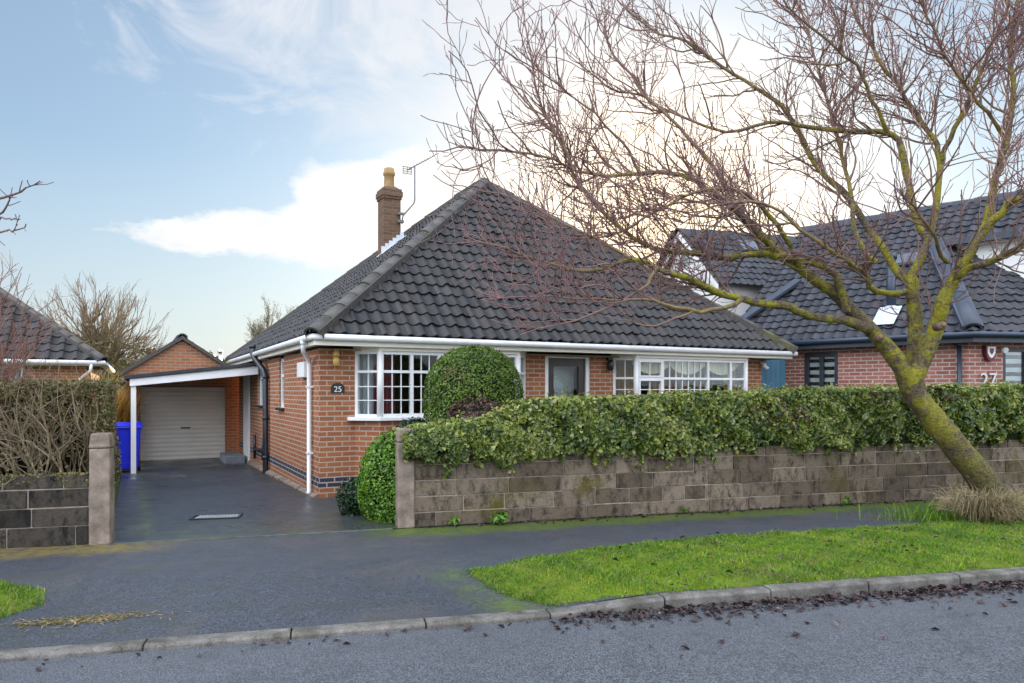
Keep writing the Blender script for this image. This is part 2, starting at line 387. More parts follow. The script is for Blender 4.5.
def pave_moss(m, v, mid, fine):
    u, w = line_dist(m, v, WO, WA)
    d = m.math('MULTIPLY', w, -1.0)
    nz = m.math('ADD', m.math('MULTIPLY', m.noise(v, 1.7, 5, 0.65), 0.9), m.math('MULTIPLY', fine, 0.35))
    right = m.math('MULTIPLY', m.math('ADD', u, 0.55), 2.0, clamp=True)
    # moss strip at the foot of the right wall
    k1 = m.math('MULTIPLY', m.math('SUBTRACT', m.math('ADD', 0.20, m.math('MULTIPLY', nz, 0.62)), d), 5.0, clamp=True)
    k1 = m.math('MULTIPLY', k1, m.math('MULTIPLY', m.math('SUBTRACT', m.math('ADD', m.noise(v, 5.5, 5, 0.7), m.math('MULTIPLY', fine, .3)), 0.44), 5.0, clamp=True))
    soil = m.math('MULTIPLY', m.math('MULTIPLY', m.math('SUBTRACT', m.math('ADD', 0.02, m.math('MULTIPLY', m.noise(v, 3.3, 4, .6), 0.16)), d), 14.0, clamp=True), right)  # dark soil along the wall foot, also painted as its contact shade
    k1 = m.math('MULTIPLY', k1, right)
    # moss fringe along the tapering end of the verge
    ex, ew = line_dist(m, v, Vector((-0.41, 6.36, 0)), math.atan2(5.27 - 6.36, 0.24 + 0.41))
    k2 = m.math('SUBTRACT', 1.0, m.math('MULTIPLY', m.math('ABSOLUTE', m.math('ADD', ew, 0.10)), 3.2), clamp=True)
    ends = m.math('MULTIPLY', m.math('MULTIPLY', m.math('ADD', ex, 0.35), 3, clamp=True), m.math('MULTIPLY', m.math('SUBTRACT', 1.75, ex), 3, clamp=True))
    k2 = m.math('MULTIPLY', m.math('MULTIPLY', k2, ends), m.math('MULTIPLY', m.math('SUBTRACT', m.math('ADD', m.math('MULTIPLY', nz, .6), m.math('MULTIPLY', m.noise(v, 21, 4, .75), .6)), 0.60), 7.0, clamp=True), clamp=True)
    # faint algae on the crossing, ochre moss at the left wall foot
    k3 = m.math('MULTIPLY', m.math('MULTIPLY', m.math('SUBTRACT', mid, 0.5, clamp=True), 2.2, clamp=True), 0.6)
    left = m.math('MULTIPLY', m.math('SUBTRACT', -2.2, u), 1.5, clamp=True)
    k4 = m.math('MULTIPLY', m.math('MULTIPLY', m.math('SUBTRACT', m.math('ADD', 0.15, m.math('MULTIPLY', nz, 0.75)), d), 3.5, clamp=True), left)
    mcol = m.ramp(m.noise(v, 34, 4, .7), [(.3, (0.03, 0.05, 0.008)), (.7, (0.11, 0.165, 0.012))])
    return [(k3, (0.045, 0.062, 0.03)), (m.math('MULTIPLY', k1, 0.92), mcol), (soil, (0.016, 0.012, 0.009)), (m.math('MULTIPLY', k2, 0.85), mcol), (m.math('MULTIPLY', m.math('MULTIPLY', k4, m.math('MULTIPLY', m.math('SUBTRACT', m.math('ADD', m.noise(v, 9, 5, .7), m.math('MULTIPLY', fine, .5)), 0.62), 6.0, clamp=True)), 0.85), (0.17, 0.125, 0.018))]

def drive_moss(m, v, mid, fine):
    u, w = line_dist(m, v, HO, HA)     # u = s, w = t
    nz = m.math('ADD', m.math('MULTIPLY', m.noise(v, 2.4, 5, 0.65), 0.8), m.math('MULTIPLY', fine, 0.4))
    strip = m.math('SUBTRACT', 1.0, m.math('MULTIPLY', m.math('ABSOLUTE', m.math('SUBTRACT', u, -2.27)), 9.0), clamp=True)
    a = m.math('MULTIPLY', strip, m.math('MULTIPLY', m.math('SUBTRACT', m.math('ADD', m.math('MULTIPLY', nz, .6), m.math('MULTIPLY', m.noise(v, 17, 4, .75), .6)), 0.62), 7, clamp=True))
    frt = m.math('MULTIPLY', m.math('SUBTRACT', -0.9, w), 1.2, clamp=True)
    b = m.math('MULTIPLY', frt, m.math('MULTIPLY', m.math('SUBTRACT', nz, 0.52, clamp=True), 3.0, clamp=True))
    wall = m.math('MULTIPLY', m.math('SUBTRACT', u, -0.55), 2.5, clamp=True)
    c = m.math('MULTIPLY', wall, m.math('MULTIPLY', m.math('SUBTRACT', nz, 0.5, clamp=True), 3.0, clamp=True))
    return [(m.math('MULTIPLY', a, 0.9), (0.10, 0.14, 0.015)), (m.math('MULTIPLY', b, 0.6), (0.08, 0.10, 0.02)), (m.math('MULTIPLY', c, 0.6), (0.05, 0.06, 0.02))]

M['road'] = asphalt('road_asphalt', (0.028, 0.030, 0.034), (0.142, 0.150, 0.170), 0.18, grain=100)
M['pave'] = asphalt('pavement_asphalt', (0.012, 0.014, 0.019), (0.085, 0.094, 0.114), 0.20, pave_moss, 92, (0.11, 0.085, 0.06))
M['drive'] = asphalt('driveway_surface', (0.015, 0.019, 0.027), (0.062, 0.071, 0.090), 0.40, drive_moss, 80)

def kerb_mat():
    m = NT('kerb_concrete'); v = m.coord(); n = m.noise(v, 6, 6, 0.7); f = m.noise(v, 90, 3)
    cc = m.ramp(m.math('ADD', m.math('MULTIPLY', n, 0.7), m.math('MULTIPLY', f, 0.3)), [(0.36, (0.045, 0.04, 0.032)), (0.52, (0.125, 0.115, 0.102)), (0.70, (0.23, 0.215, 0.20))])
    k = m.math('MULTIPLY', m.math('SUBTRACT', m.noise(v, 2.6, 5, 0.7), 0.55, clamp=True), 4.0, clamp=True)
    cc = m.mix(k, cc, (0.05, 0.055, 0.03))
    m.bsdf(cc, 0.85, m.bump(f, 0.5, 0.006), 0.3); return m.m
M['kerb'] = kerb_mat()

def soil_mat(name, a, b, c):
    m = NT(name); v = m.coord(); n = m.noise(v, 1.2, 6, 0.7); f = m.noise(v, 30, 4, 0.7)
    cc = m.mix(f, a, b); cc = m.mix(m.math('MULTIPLY', m.math('SUBTRACT', n, 0.45, clamp=True), 3, clamp=True), cc, c)
    m.bsdf(cc, 0.95, m.bump(f, 0.8, 0.03), 0.15); return m.m
M['soil'] = soil_mat('garden_soil', (0.02, 0.014, 0.01), (0.06, 0.04, 0.028), (0.03, 0.05, 0.012))
M['verge'] = soil_mat('verge_turf', (0.06, 0.09, 0.008), (0.16, 0.23, 0.012), (0.07, 0.055, 0.022))
M['lawn'] = soil_mat('garden_lawn', (0.03, 0.06, 0.012), (0.06, 0.11, 0.02), (0.06, 0.07, 0.025))

def hill_mat():
    m = NT('hill_field'); v = m.coord(); n = m.noise(v, 0.02, 5, 0.6); f = m.noise(v, 0.35, 5, 0.7)
    cc = m.ramp(n, [(0.35, (0.055, 0.10, 0.03)), (0.5, (0.10, 0.145, 0.045)), (0.65, (0.14, 0.14, 0.06))])
    cc = m.mix(m.math('MULTIPLY', m.math('SUBTRACT', f, 0.52, clamp=True), 4, clamp=True), cc, (0.03, 0.045, 0.02))
    m.bsdf(cc, 0.95, None, 0.1); return m.m
M['hill'] = hill_mat()

def grid(name, nu, nv, fn, mat, kind='structure', smooth=True):
    V = [fn(i / nu, j / nv) for j in range(nv + 1) for i in range(nu + 1)]
    Fc = [(j * (nu + 1) + i, j * (nu + 1) + i + 1, (j + 1) * (nu + 1) + i + 1, (j + 1) * (nu + 1) + i) for j in range(nv) for i in range(nu)]
    o = np_mesh(name, [tuple(v) for v in V], Fc, mat, smooth=smooth); return tag(o, kind=kind)

# the ground: one sheet to the horizon, rising to a low green hill far behind
def ground_fn(a, b):
    x = -500 + 1000 * a; y = -60 + 760 * b ** 1.6
    h = 10.2 * float(sstep(45, 165, y)) * (0.86 + 0.14 * math.sin(x * 0.018 + 0.9)) + 0.35 * math.sin(x * 0.07) * float(sstep(60, 120, y))
    return (x, y, -0.32 + h)
grid('ground', 120, 110, ground_fn, M['hill'])

# road
def road_fn(a, b):
    return Kf(-45 + 90 * a, 0.02 - 9 * b, -0.10 - 0.02 * math.sin(b * 1.4))
grid('road', 60, 16, road_fn, M['road'])

def kerb_top(a):            # height of the kerb's top above z=0 (dropped in front of the drive)
    return -0.06 + 0.06 * float(sstep(0.1, 1.15, np.float64(a)))
mb = MB(); a = -11.6; rk = random.Random(5)
KW = 0.13
while a < 15:
    L = 0.91
    g = 0.006; h0, h1 = kerb_top(a + g), kerb_top(a + L - g)
    dz = rk.uniform(-.004, .004); dw = rk.uniform(-.004, .004)
    A = [Kf(a + g, dw, -0.25), Kf(a + g, KW, -0.25), Kf(a + g, KW, h0 + dz), Kf(a + g, 0.022 + dw, h0 + dz), Kf(a + g, 0.006 + dw, h0 + dz - 0.018)]
    B = [Kf(a + L - g, dw, -0.25), Kf(a + L - g, KW, -0.25), Kf(a + L - g, KW, h1 + dz), Kf(a + L - g, 0.022 + dw, h1 + dz), Kf(a + L - g, 0.006 + dw, h1 + dz - 0.018)]
    mb.hull(A, B); a += L
tag(mb.build('kerb', M['kerb'], bevel=0.004, seg=1), kind='structure')
mb = MB(); mb.hull([Kf(-12, 0.012, -0.26), Kf(-12, KW - .012, -0.26), Kf(-12, KW - .012, -0.075), Kf(-12, 0.012, -0.082)], [Kf(15, 0.012, -0.26), Kf(15, KW - .012, -0.26), Kf(15, KW - .012, -0.075), Kf(15, 0.012, -0.082)])
tag(mb.build('kerb_bedding', M['soil']), kind='structure')

# pavement between kerb and garden walls
def wall_pt(a):
    # where the line across the pavement at kerb coordinate a meets the wall line (v = +0.04)
    p = Kf(a, 0); d = Kf(a, 1) - p
    n = Vector((-math.sin(WA), math.cos(WA), 0)); q = Wf(0, 0.05)
    k = (q - p).dot(n) / d.dot(n); return k
def pave_z(a, b):
    t = float(sstep(0.0, 1.7, np.float64(b - KW)))
    h = kerb_top(a) - 0.004
    return h * (1 - t) + 0.0 * t
def pave_fn(u, v):
    a = -12 + 26 * u; b = KW + (wall_pt(a) - KW) * v
    return Kf(a, b, pave_z(a, b) + 0.004 * math.sin(a * 2.1) * math.sin(b * 1.7))
grid('pavement', 104, 26, pave_fn, M['pave'])

# driveway
def drive_z(t): return -0.018 * max(0.0, t - 0.5) - 0.0
def drive_fn(u, v):
    s = -2.66 + 4.0 * u
    t0 = -2.22 - 0.19 * (s + 2.66); t = t0 + (9.6 - t0) * v
    return Hf(s, t, 0.006 + drive_z(t) + 0.003 * math.sin(s * 3) * math.sin(t * 2.2))
grid('driveway', 30, 60, drive_fn, M['drive'])
# concrete edging across the drive mouth
mb = MB()
mb.hull([Hf(-2.6, -2.26, -.1), Hf(-2.6, -2.22, -.1), Hf(-2.6, -2.22, .010), Hf(-2.6, -2.26, .010)], [Hf(0.2, -2.79, -.1), Hf(0.2, -2.75, -.1), Hf(0.2, -2.75, .010), Hf(0.2, -2.79, .010)])
tag(mb.build('driveway_edging', simple('mossy_edging', (0.075, 0.08, 0.06), .9, .4, 9), bevel=0.003), kind='structure')

# garden soil behind the right wall and the neighbour's lawn behind the left wall
mb = MB(); mb.prism([Wf(0.2, 0.06)[:2], Wf(16, 0.06)[:2], Wf(18, 12)[:2], Hf(9.4, 12)[:2], Hf(9.4, -0.1)[:2], Hf(0.25, -0.1)[:2], Hf(0.5, -1.5)[:2]], -0.3, 0.03)
tag(mb.build('garden', M['soil']), kind='structure')
mb = MB(); mb.prism([Wf(-3.0, 0.06)[:2], Hf(-2.62, -1.9)[:2], Hf(-2.62, 9.5)[:2], Hf(-2.9, 24)[:2], (-40, 34), (-40, 2.0), Wf(-16, 0.06)[:2]], -0.3, 0.02)
tag(mb.build('lawn', M['lawn']), kind='structure')

# grass verges
def blades(name, pts, zf, n, hmin, hmax, w, mat, kind='stuff', lean=0.5, parent=None, tint=None):
    P = np.array(pts)
    N = len(P)
    ang = rng.uniform(0, 2 * np.pi, N); H = rng.uniform(hmin, hmax, N); ln = rng.normal(0, lean, (N, 2)) * H[:, None]
    side = np.stack([np.cos(ang), np.sin(ang), np.zeros(N)], 1) * (w * rng.uniform(.6, 1.3, N))[:, None]
    mid = P + np.concatenate([ln * .35, (H * .62)[:, None]], 1)
    tip = P + np.concatenate([ln * 1.1, (H * rng.uniform(.72, 1, N))[:, None]], 1)
    V = np.stack([P - side, P + side, mid + side * .7, mid - side * .7, tip], 1).reshape(-1, 3)
    b = np.arange(N) * 5
    F1 = np.stack([b, b + 1, b + 2, b + 3], 1)
    F2 = np.stack([b + 3, b + 2, b + 4, b + 4], 1)
    # tips as tris: write everything as tris
    T = np.concatenate([F1[:, [0, 1, 2]], F1[:, [0, 2, 3]], F2[:, :3]], 0)
    t = rng.uniform(0, 1, N) if tint is None else tint
    return tag(np_mesh(name, V, T, mat, parent, fattr=np.concatenate([t, t, t])), kind=kind)

def in_poly(x, y, poly):
    inside = np.zeros(len(x), bool); n = len(poly)
    for i in range(n):
        x0, y0 = poly[i]; x1, y1 = poly[(i + 1) % n]
        c = ((y0 > y) != (y1 > y)); xi = (x1 - x0) * (y - y0) / ((y1 - y0) + 1e-12) + x0
        inside ^= c & (x < xi)
    return inside

def poly_dist(x, y, poly):
    d = np.full(len(x), 1e9); n = len(poly)
    for i in range(n):
        ax, ay = poly[i]; bx, by = poly[(i + 1) % n]; vx, vy = bx - ax, by - ay
        t = np.clip(((x - ax) * vx + (y - ay) * vy) / (vx * vx + vy * vy), 0, 1)
        d = np.minimum(d, np.hypot(x - ax - t * vx, y - ay - t * vy))
    return d

def wob(x, y, f, s=0.0):
    return (np.sin(x * f + 1.3 + s) * np.cos(y * f * 1.3 + .4 + s) + .6 * np.sin(x * f * 2.3 + y * f * 1.7 + 2.1 + s) + .35 * np.cos(x * f * 4.9 - y * f * 4.1 + s)) / 1.95

def verge(poly, base, nblades, seed, hmul=1.0):
    poly = [tuple(p[:2]) for p in poly]
    xs = [p[0] for p in poly]; ys = [p[1] for p in poly]
    # mound sheet: fine grid clipped to polygon
    step = 0.07; gx = np.arange(min(xs), max(xs) + step, step); gy = np.arange(min(ys), max(ys) + step, step)
    X, Y = np.meshgrid(gx, gy); x, y = X.ravel(), Y.ravel()
    def hz(x, y):
        d = poly_dist(x, y, poly) + 0.02 * wob(x, y, 9)
        ins = in_poly(x, y, poly)
        ck, sk_ = math.cos(KA), math.sin(KA); ka = (x - KO.x) * ck + (y - KO.y) * sk_; kb = -(x - KO.x) * sk_ + (y - KO.y) * ck
        kt = -0.06 + 0.06 * sstep(0.1, 1.15, ka) - .004; tt_ = sstep(0.0, 1.7, kb - KW); pz_ = kt * (1 - tt_)
        return pz_ + np.where(ins, 0.004 + 0.045 * (1 - np.exp(-np.maximum(d, 0) / 0.20)) + 0.016 * wob(x, y, 3.1), -0.03 - 0.3 * np.minimum(d, .5))
    z = hz(x, y); idx = np.arange(len(x)).reshape(X.shape)
    keep = (in_poly(x, y, poly) | (poly_dist(x, y, poly) < step * 1.1)).reshape(X.shape)
    q = keep[:-1, :-1] & keep[1:, :-1] & keep[:-1, 1:] & keep[1:, 1:]
    Fc = np.stack([idx[:-1, :-1][q], idx[:-1, 1:][q], idx[1:, 1:][q], idx[1:, :-1][q]], 1)
    tag(np_mesh('verge', np.stack([x, y, z], 1), Fc, M['verge'], smooth=True), kind='structure')
    px = rng.uniform(min(xs) - .05, max(xs) + .05, nblades * 4); py = rng.uniform(min(ys) - .05, max(ys) + .05, nblades * 4)
    d = poly_dist(px, py, poly); ins = in_poly(px, py, poly)
    near = np.hypot(px, py)
    ok = (ins | (d < 0.03 + 0.03 * wob(px, py, 11))) & (rng.uniform(0, 1, len(px)) < np.clip(1.05 - 0.03 * near + 0.9 * wob(px, py, 3.7) + .5 * wob(px, py, 11.3, 2.), .10, 1))
    px, py = px[ok][:nblades], py[ok][:nblades]
    pz = hz(px, py) - 0.004; pz = np.where(in_poly(px, py, poly), pz, hz(px, py) + .03)
    t = np.clip(0.40 + 0.36 * wob(px, py, 2.7, 1.0) + .28 * wob(px, py, 9.7, .3) + rng.normal(0, .18, len(px)), 0, .96); t[rng.uniform(0, 1, len(px)) < .06 + .28 * np.clip(wob(px, py, 4.1, 5.) - .1, 0, 1)] = 1.0
    hmod = np.clip(.85 + .45 * wob(px, py, 3.3, 4.), .45, 1.4)
    tall = np.where(poly_dist(px, py, poly) < .1, 1.25, 1.0)
    o = blades('grass', np.stack([px, py, pz], 1), None, len(px), 0.014 * hmul * hmod, 0.046 * hmul * hmod, 0.0036, M['grass'], lean=.55, tint=t)
    return hz
VP_R = [(-0.41, 6.36), (0.30, 6.92), (0.87, 7.22), (1.7, 7.62), (2.6, 7.9), (4.48, 8.42), (5.9, 9.0), (9, 10.15), (13.0, 11.6), Kf(13.5, KW + .01)[:2], Kf(6, KW + .01)[:2], Kf(1.2, KW + .01)[:2], Kf(0.30, KW + .06)[:2], (-0.02, 5.72)]
hzR = verge(VP_R, 0.0, 125000, 1)
VP_L = [(-9, 3.3), (-9, 5.2), (-4.9, 5.92), (-4.2, 5.93), (-3.72, 5.75), (-3.5, 5.40), (-3.72, 5.05), (-4.3, 4.55), (-5.2, 4.15)]
verge(VP_L, -0.018, 26000, 2, 1.2)
# ------------------------------------------------------------------ roof tiles
def tile_face(A, B, up, length, clips, tw=0.20, course=0.285, amp=0.032, n=6, seed=0, thick=0.026, sharp=.8):
    """real interlocking tiles on one roof slope (local coords). returns V, F, tint arrays"""
    rr = np.random.RandomState(seed)
    A, B, U = Vector(A), Vector(B), Vector(up).normalized()
    E = (B - A); W = E.length; E.normalize(); N = E.cross(U).normalized()
    if N.z < 0: N = -N
    nt = int(math.ceil(W / tw)); nc = nt * n
    us = np.arange(nc + 1) * (tw / n)
    ph = (us / tw) % 1.0
    prof = amp * (np.maximum(0, np.sin(2 * np.pi * ph)) ** sharp - 0.35 * np.maximum(0, -np.sin(2 * np.pi * ph)))
    rows = int(math.ceil(length / course))
    V = []; Fc = []; T = []
    for i in range(rows):
        v0 = i * course; v1 = min(length, v0 + course)
        jit = np.repeat(rr.normal(0, .005, nt), n); jit = np.append(jit, jit[-1])
        jv = np.repeat(rr.normal(0, .009, nt), n); jv = np.append(jv, jv[-1])
        tint = np.clip(rr.normal(.4, .30, nt), 0, 1)
        base = len(V)
        for (vv, hh) in ((v0 + jv, prof - 0.004), (v0 + jv - .006, prof + thick + jit), (np.full(nc + 1, v1 + .02), prof + jit * .5 - .002)):
            for k in range(nc + 1):
                V.append(A + E * us[k] + U * float(vv[k]) + N * float(hh[k]))
        w = nc + 1
        for r in range(2):
            for k in range(nc):
                Fc.append((base + r * w + k, base + r * w + k + 1, base + (r + 1) * w + k + 1, base + (r + 1) * w + k)); T.append(tint[k // n])
    bm = bmesh.new(); lay = bm.faces.layers.float.new('tint')
    vs = [bm.verts.new(v) for v in V]
    for f, t in zip(Fc, T):
        ff = bm.faces.new([vs[i] for i in f]); ff[lay] = t
    for (pc, pn) in clips:
        bmesh.ops.bisect_plane(bm, geom=bm.verts[:] + bm.edges[:] + bm.faces[:], plane_co=Vector(pc), plane_no=Vector(pn), clear_outer=True, dist=1e-5)
    return bm

def join_bm(name, bms, mat, parent):
    me = bpy.data.meshes.new(name); out = bmesh.new()
    out.faces.layers.float.new('tint')
    for b in bms:
        tmp = bpy.data.meshes.new('tmp'); b.to_mesh(tmp); b.free(); out.from_mesh(tmp); bpy.data.meshes.remove(tmp)
    out.to_mesh(me); out.free()
    return link(name, me, mat, parent)

def vplane(p, q, keep):
    """vertical clip plane through p,q: keeps the side where 'keep' lies"""
    p, q, k = Vector(p), Vector(q), Vector(keep)
    d = q - p; n = Vector((d.y, -d.x, 0)).normalized()
    if (k - p).dot(n) > 0: n = -n
    return (p, n)

def ridge_tiles(path, parent, mat, name='hip_tiles', r=0.115, L=0.40, seed=1, lift=0.03):
    rr = random.Random(seed); bm = bmesh.new(); lay = bm.faces.layers.float.new('tint')
    for A, B in path:
        A, B = Vector(A), Vector(B); D = (B - A); tot = D.length; D.normalize()
        side = D.cross(Vector((0, 0, 1))).normalized(); upv = side.cross(D).normalized()
        k = int(tot / L)
        for i in range(k + 1):
            a = i * L - 0.03; b = min(tot, (i + 1) * L)
            if b - a < .05: continue
            t = rr.random(); rings = []
            ro, ri = r * rr.uniform(1.0, 1.08), r * rr.uniform(.90, .97)
            off = Vector((rr.gauss(0, .004), rr.gauss(0, .004), lift + rr.gauss(0, .005)))
            for q, rad in ((a, ro), (a, ro - .022), (b, ri)):
                pass
            ringsp = []
            for q, rad in ((a, ro * .75), (a, ro), (b, ri), (b, ri * .75)):
                ringsp.append([bm.verts.new(A + D * q + off + side * (math.cos(th) * rad * 1.15) + upv * (math.sin(th) * rad - r * .45)) for th in [math.pi * j / 8 for j in range(9)]])
            for x in range(3):
                for j in range(8):
                    f = bm.faces.new((ringsp[x][j], ringsp[x][j + 1], ringsp[x + 1][j + 1], ringsp[x + 1][j])); f[lay] = t; f.smooth = x == 1
        # mortar bedding under the tiles
        V = []
        for q in (0, tot):
            V.append([bm.verts.new(A + D * q + side * sx * r * 1.22 + upv * sz) for sx, sz in ((-1, -.10), (-1, .02 + lift * .5), (1, .02 + lift * .5), (1, -.10))])
        for j in range(3): bm.faces.new((V[0][j], V[0][j + 1], V[1][j + 1], V[1][j]))[lay] = 0.0
    bmesh.ops.recalc_face_normals(bm, faces=bm.faces)
    me = bpy.data.meshes.new(name); bm.to_mesh(me); bm.free()
    return link(name, me, mat, parent)

# ------------------------------------------------------------------ window panels
class Win:
    """gathers frame, bars and glass of one (bay) window in parent-local coordinates"""
    def __init__(self): self.fr = MB(); self.ba = MB(); self.gl = MB()
    def panel(self, O, U, w, z0, z1, lights, tz=None, fw=0.05, dep=0.07, bar=0.014):
        """O: (x,y) start, U: horizontal unit dir, outward normal = U rotated -90deg"""
        U = Vector((U[0], U[1], 0)).normalized(); N = Vector((U.y, -U.x, 0))
        Mx = Matrix(((U.x, N.x, 0, O[0]), (U.y, N.y, 0, O[1]), (0, 0, 1, 0), (0, 0, 0, 1)))
        f, b, g = self.fr, self.ba, self.gl
        f.box((0, -dep, z0), (fw, 0, z1), Mx); f.box((w - fw, -dep, z0), (w, 0, z1), Mx)
        f.box((fw, -dep, z0), (w - fw, -.002, z0 + fw), Mx); f.box((fw, -dep, z1 - fw), (w - fw, -.002, z1), Mx)
        n = len(lights); x = fw; tot = sum(l[0] for l in lights); ww = w - 2 * fw
        for i, (wt, ct, cb, rb, *opt) in enumerate(lights):
            x1 = x + ww * wt / tot; mh = fw * .5
            a0 = x + (mh if i else 0); a1 = x1 - (mh if i < n - 1 else 0)
            if i < n - 1: f.box((x1 - mh, -dep, z0 + fw), (x1 + mh, -.001, z1 - fw), Mx)
            zt = tz if tz else z1
            if tz: f.box((a0, -dep, tz - fw * .4), (a1, -.003, tz + fw * .4), Mx)
            g.box((a0, -.036, z0 + fw), (a1, -.030, (tz - fw * .4) if tz else z1 - fw), Mx)
            if tz: g.box((a0, -.036, tz + fw * .4), (a1, -.030, z1 - fw), Mx)
            ztop = (tz - fw * .4) if tz else z1 - fw
            sash = opt[0] if opt else False
            if sash:      # opening casement: an extra frame inside
                s = .028
                for (q0, q1) in ((z0 + fw, ztop),) + (((tz + fw * .4, z1 - fw),) if tz else ()):
                    f.box((a0, -dep * .8, q0), (a0 + s, .012, q1), Mx); f.box((a1 - s, -dep * .8, q0), (a1, .012, q1), Mx)
                    f.box((a0 + s, -dep * .8, q0), (a1 - s, .011, q0 + s), Mx); f.box((a0 + s, -dep * .8, q1 - s), (a1 - s, .011, q1), Mx)
            for k in range(1, ct):
                xx = a0 + (a1 - a0) * k / ct
                if tz: b.box((xx - bar / 2, -.045, tz + fw * .4), (xx + bar / 2, -.018, z1 - fw), Mx)
            for k in range(1, cb):
                xx = a0 + (a1 - a0) * k / cb; b.box((xx - bar / 2, -.045, z0 + fw), (xx + bar / 2, -.018, ztop), Mx)
            for k in range(1, rb):
                zz = z0 + fw + (ztop - z0 - fw) * k / rb; b.box((a0, -.044, zz - bar / 2), (a1, -.019, zz + bar / 2), Mx)
            x = x1
    def build(self, parent, name='window', mat=None, sill=None, bars=True):
        mat = mat or M['white']
        w = self.fr.build(name, mat, parent)
        self.gl.build('pane', M['glass'], w)
        if bars and self.ba.V: self.ba.build('glazing_bars', mat, w)
        if sill: sill.build('sill', mat, w, bevel=.006)
        return w

def drape(name, p0, p1, z0, z1, waves, amp, mat, parent, swag=None, nx=None):
    p0, p1 = Vector((*p0, 0)), Vector((*p1, 0)); d = p1 - p0; L = d.length; d.normalize(); n = Vector((d.y, -d.x, 0))
    nx = nx or max(20, int(L * 70)); nz = 14; V = []
    for j in range(nz + 1):
        v = j / nz
        for i in range(nx + 1):
            u = i / nx
            lo = z0 if swag is None else z1 - swag[0] - swag[1] * math.sin(math.pi * ((u * swag[2]) % 1.0)) ** 0.8
            z = z1 + (lo - z1) * v
            ph = u * waves * 2 * math.pi + .6 * math.sin(u * 9)
            V.append(p0 + d * (u * L) + n * (amp * math.sin(ph + (.5 * v if swag else 0)) * (1 if swag is None else .5)) + Vector((0, 0, z)))
    Fc = [(j * (nx + 1) + i, j * (nx + 1) + i + 1, (j + 1) * (nx + 1) + i + 1, (j + 1) * (nx + 1) + i) for j in range(nz) for i in range(nx)]
    return np_mesh(name, [tuple(v) for v in V], Fc, mat, parent, smooth=True)

def text_mesh(name, body, size, mat, parent, loc, rot, depth=0.006):
    cu = bpy.data.curves.new(name, 'FONT'); cu.body = body; cu.size = size; cu.extrude = depth; cu.align_x = 'CENTER'
    tmp = bpy.data.objects.new('tmp_text', cu); col.objects.link(tmp)
    dg = bpy.context.evaluated_depsgraph_get(); me = bpy.data.meshes.new_from_object(tmp.evaluated_get(dg)); me.name = name
    bpy.data.objects.remove(tmp); bpy.data.curves.remove(cu)
    o = link(name, me, mat, parent); o.location = loc; o.rotation_euler = rot
    return o

# ------------------------------------------------------------------ the bungalow
bung = empty('bungalow', HO, HA, 'red brick bungalow with dark hipped tile roof, two white bay windows and a tall chimney', 'house')
SW, SD, WT = 8.9, 9.0, 2.20      # width, depth, wall top
b1 = (0.53, 3.44); b2 = (5.23, 8.47); BP = 0.30; sillz = 1.13
dr = (3.82, 4.74)
TH = 0.25
w = MB()
w.box((0, 0, -.3), (b1[0], TH, WT)); w.box((b1[1], 0, -.3), (dr[0], TH, WT)); w.box((dr[1], 0, -.3), (b2[0], TH, WT)); w.box((b2[1], 0, -.3), (SW, TH, WT))
for b in (b1, b2):
    w.prism([(b[0], 0), (b[0] + BP, -BP), (b[1] - BP, -BP), (b[1], 0), (b[1], TH), (b[0], TH)], -.3, sillz)
# side wall with two narrow window openings
sw1, sw2 = (2.78, 3.29), (5.15, 5.86); shz = 1.22
w.box((0, TH, -.3), (TH, sw1[0], WT)); w.box((0, sw1[1], -.3), (TH, sw2[0], WT)); w.box((0, sw2[1], -.3), (TH, SD, WT))
for q in (sw1, sw2): w.box((0, q[0], -.3), (TH, q[1], shz))
w.box((SW - TH, TH, -.3), (SW, SD, WT)); w.box((TH, SD - TH, -.3), (SW - TH, SD, WT))
w.build('wall', M['brick'], bung)
# plinth strip along the side wall
mb = MB(); mb.hull([(-.09, 0.05, -.3), (-.002, 0.05, -.3), (-.002, 0.05, .06), (-.09, 0.05, .025)], [(-.09, 7.0, -.4), (-.002, 7.0, -.4), (-.002, 7.0, -.02), (-.09, 7.0, -.07)])
mb.build('plinth', M['concrete'], bung, bevel=.01)
# floor, ceiling and partitions of the two front rooms
mb = MB(); mb.box((TH, 4.2, 0), (SW - TH, 4.3, WT)); mb.box((TH, TH, 0.0), (SW - TH, 4.2, .05)); mb.box((.2, -.1, WT - .03), (SW - .2, 4.2, WT - .01))
mb.box((3.62, TH, .05), (3.70, 4.2, WT - .03)); mb.box((4.86, TH, .05), (4.94, 4.2, WT - .03))
mb.build('room_lining', M['roomwall'], bung)

# eaves
OF, OS = 0.38, 0.14
FZ0, FZ1 = 2.215, 2.36
mb = MB()
e0, e1, d0, d1 = -OS, SW + 0.42, -OF, SD + .35
mb.box((e0, d0, FZ0 + .02), (e1, 0.25, FZ0 + .035)); mb.box((e0, 0.25, FZ0 + .02), (0.25, d1, FZ0 + .035))
mb.box((SW - .25, 0.25, FZ0 + .02), (e1, d1, FZ0 + .035)); mb.box((.25, SD - .25, FZ0 + .02), (SW - .25, d1, FZ0 + .035))
mb.build('soffit', M['cream'], bung)
mb = MB()
mb.box((e0 - .02, d0 - .02, FZ0), (e1 + .02, d0, FZ1)); mb.box((e0 - .02, d0, FZ0), (e0, d1, FZ1)); mb.box((e1, d0, FZ0), (e1 + .02, d1, FZ1)); mb.box((e0, d1, FZ0), (e1, d1 + .02, FZ1))
mb.build('fascia', M['cream'], bung, bevel=.004, seg=1)
mb = MB()
g0, gz = .050, FZ1 - .030
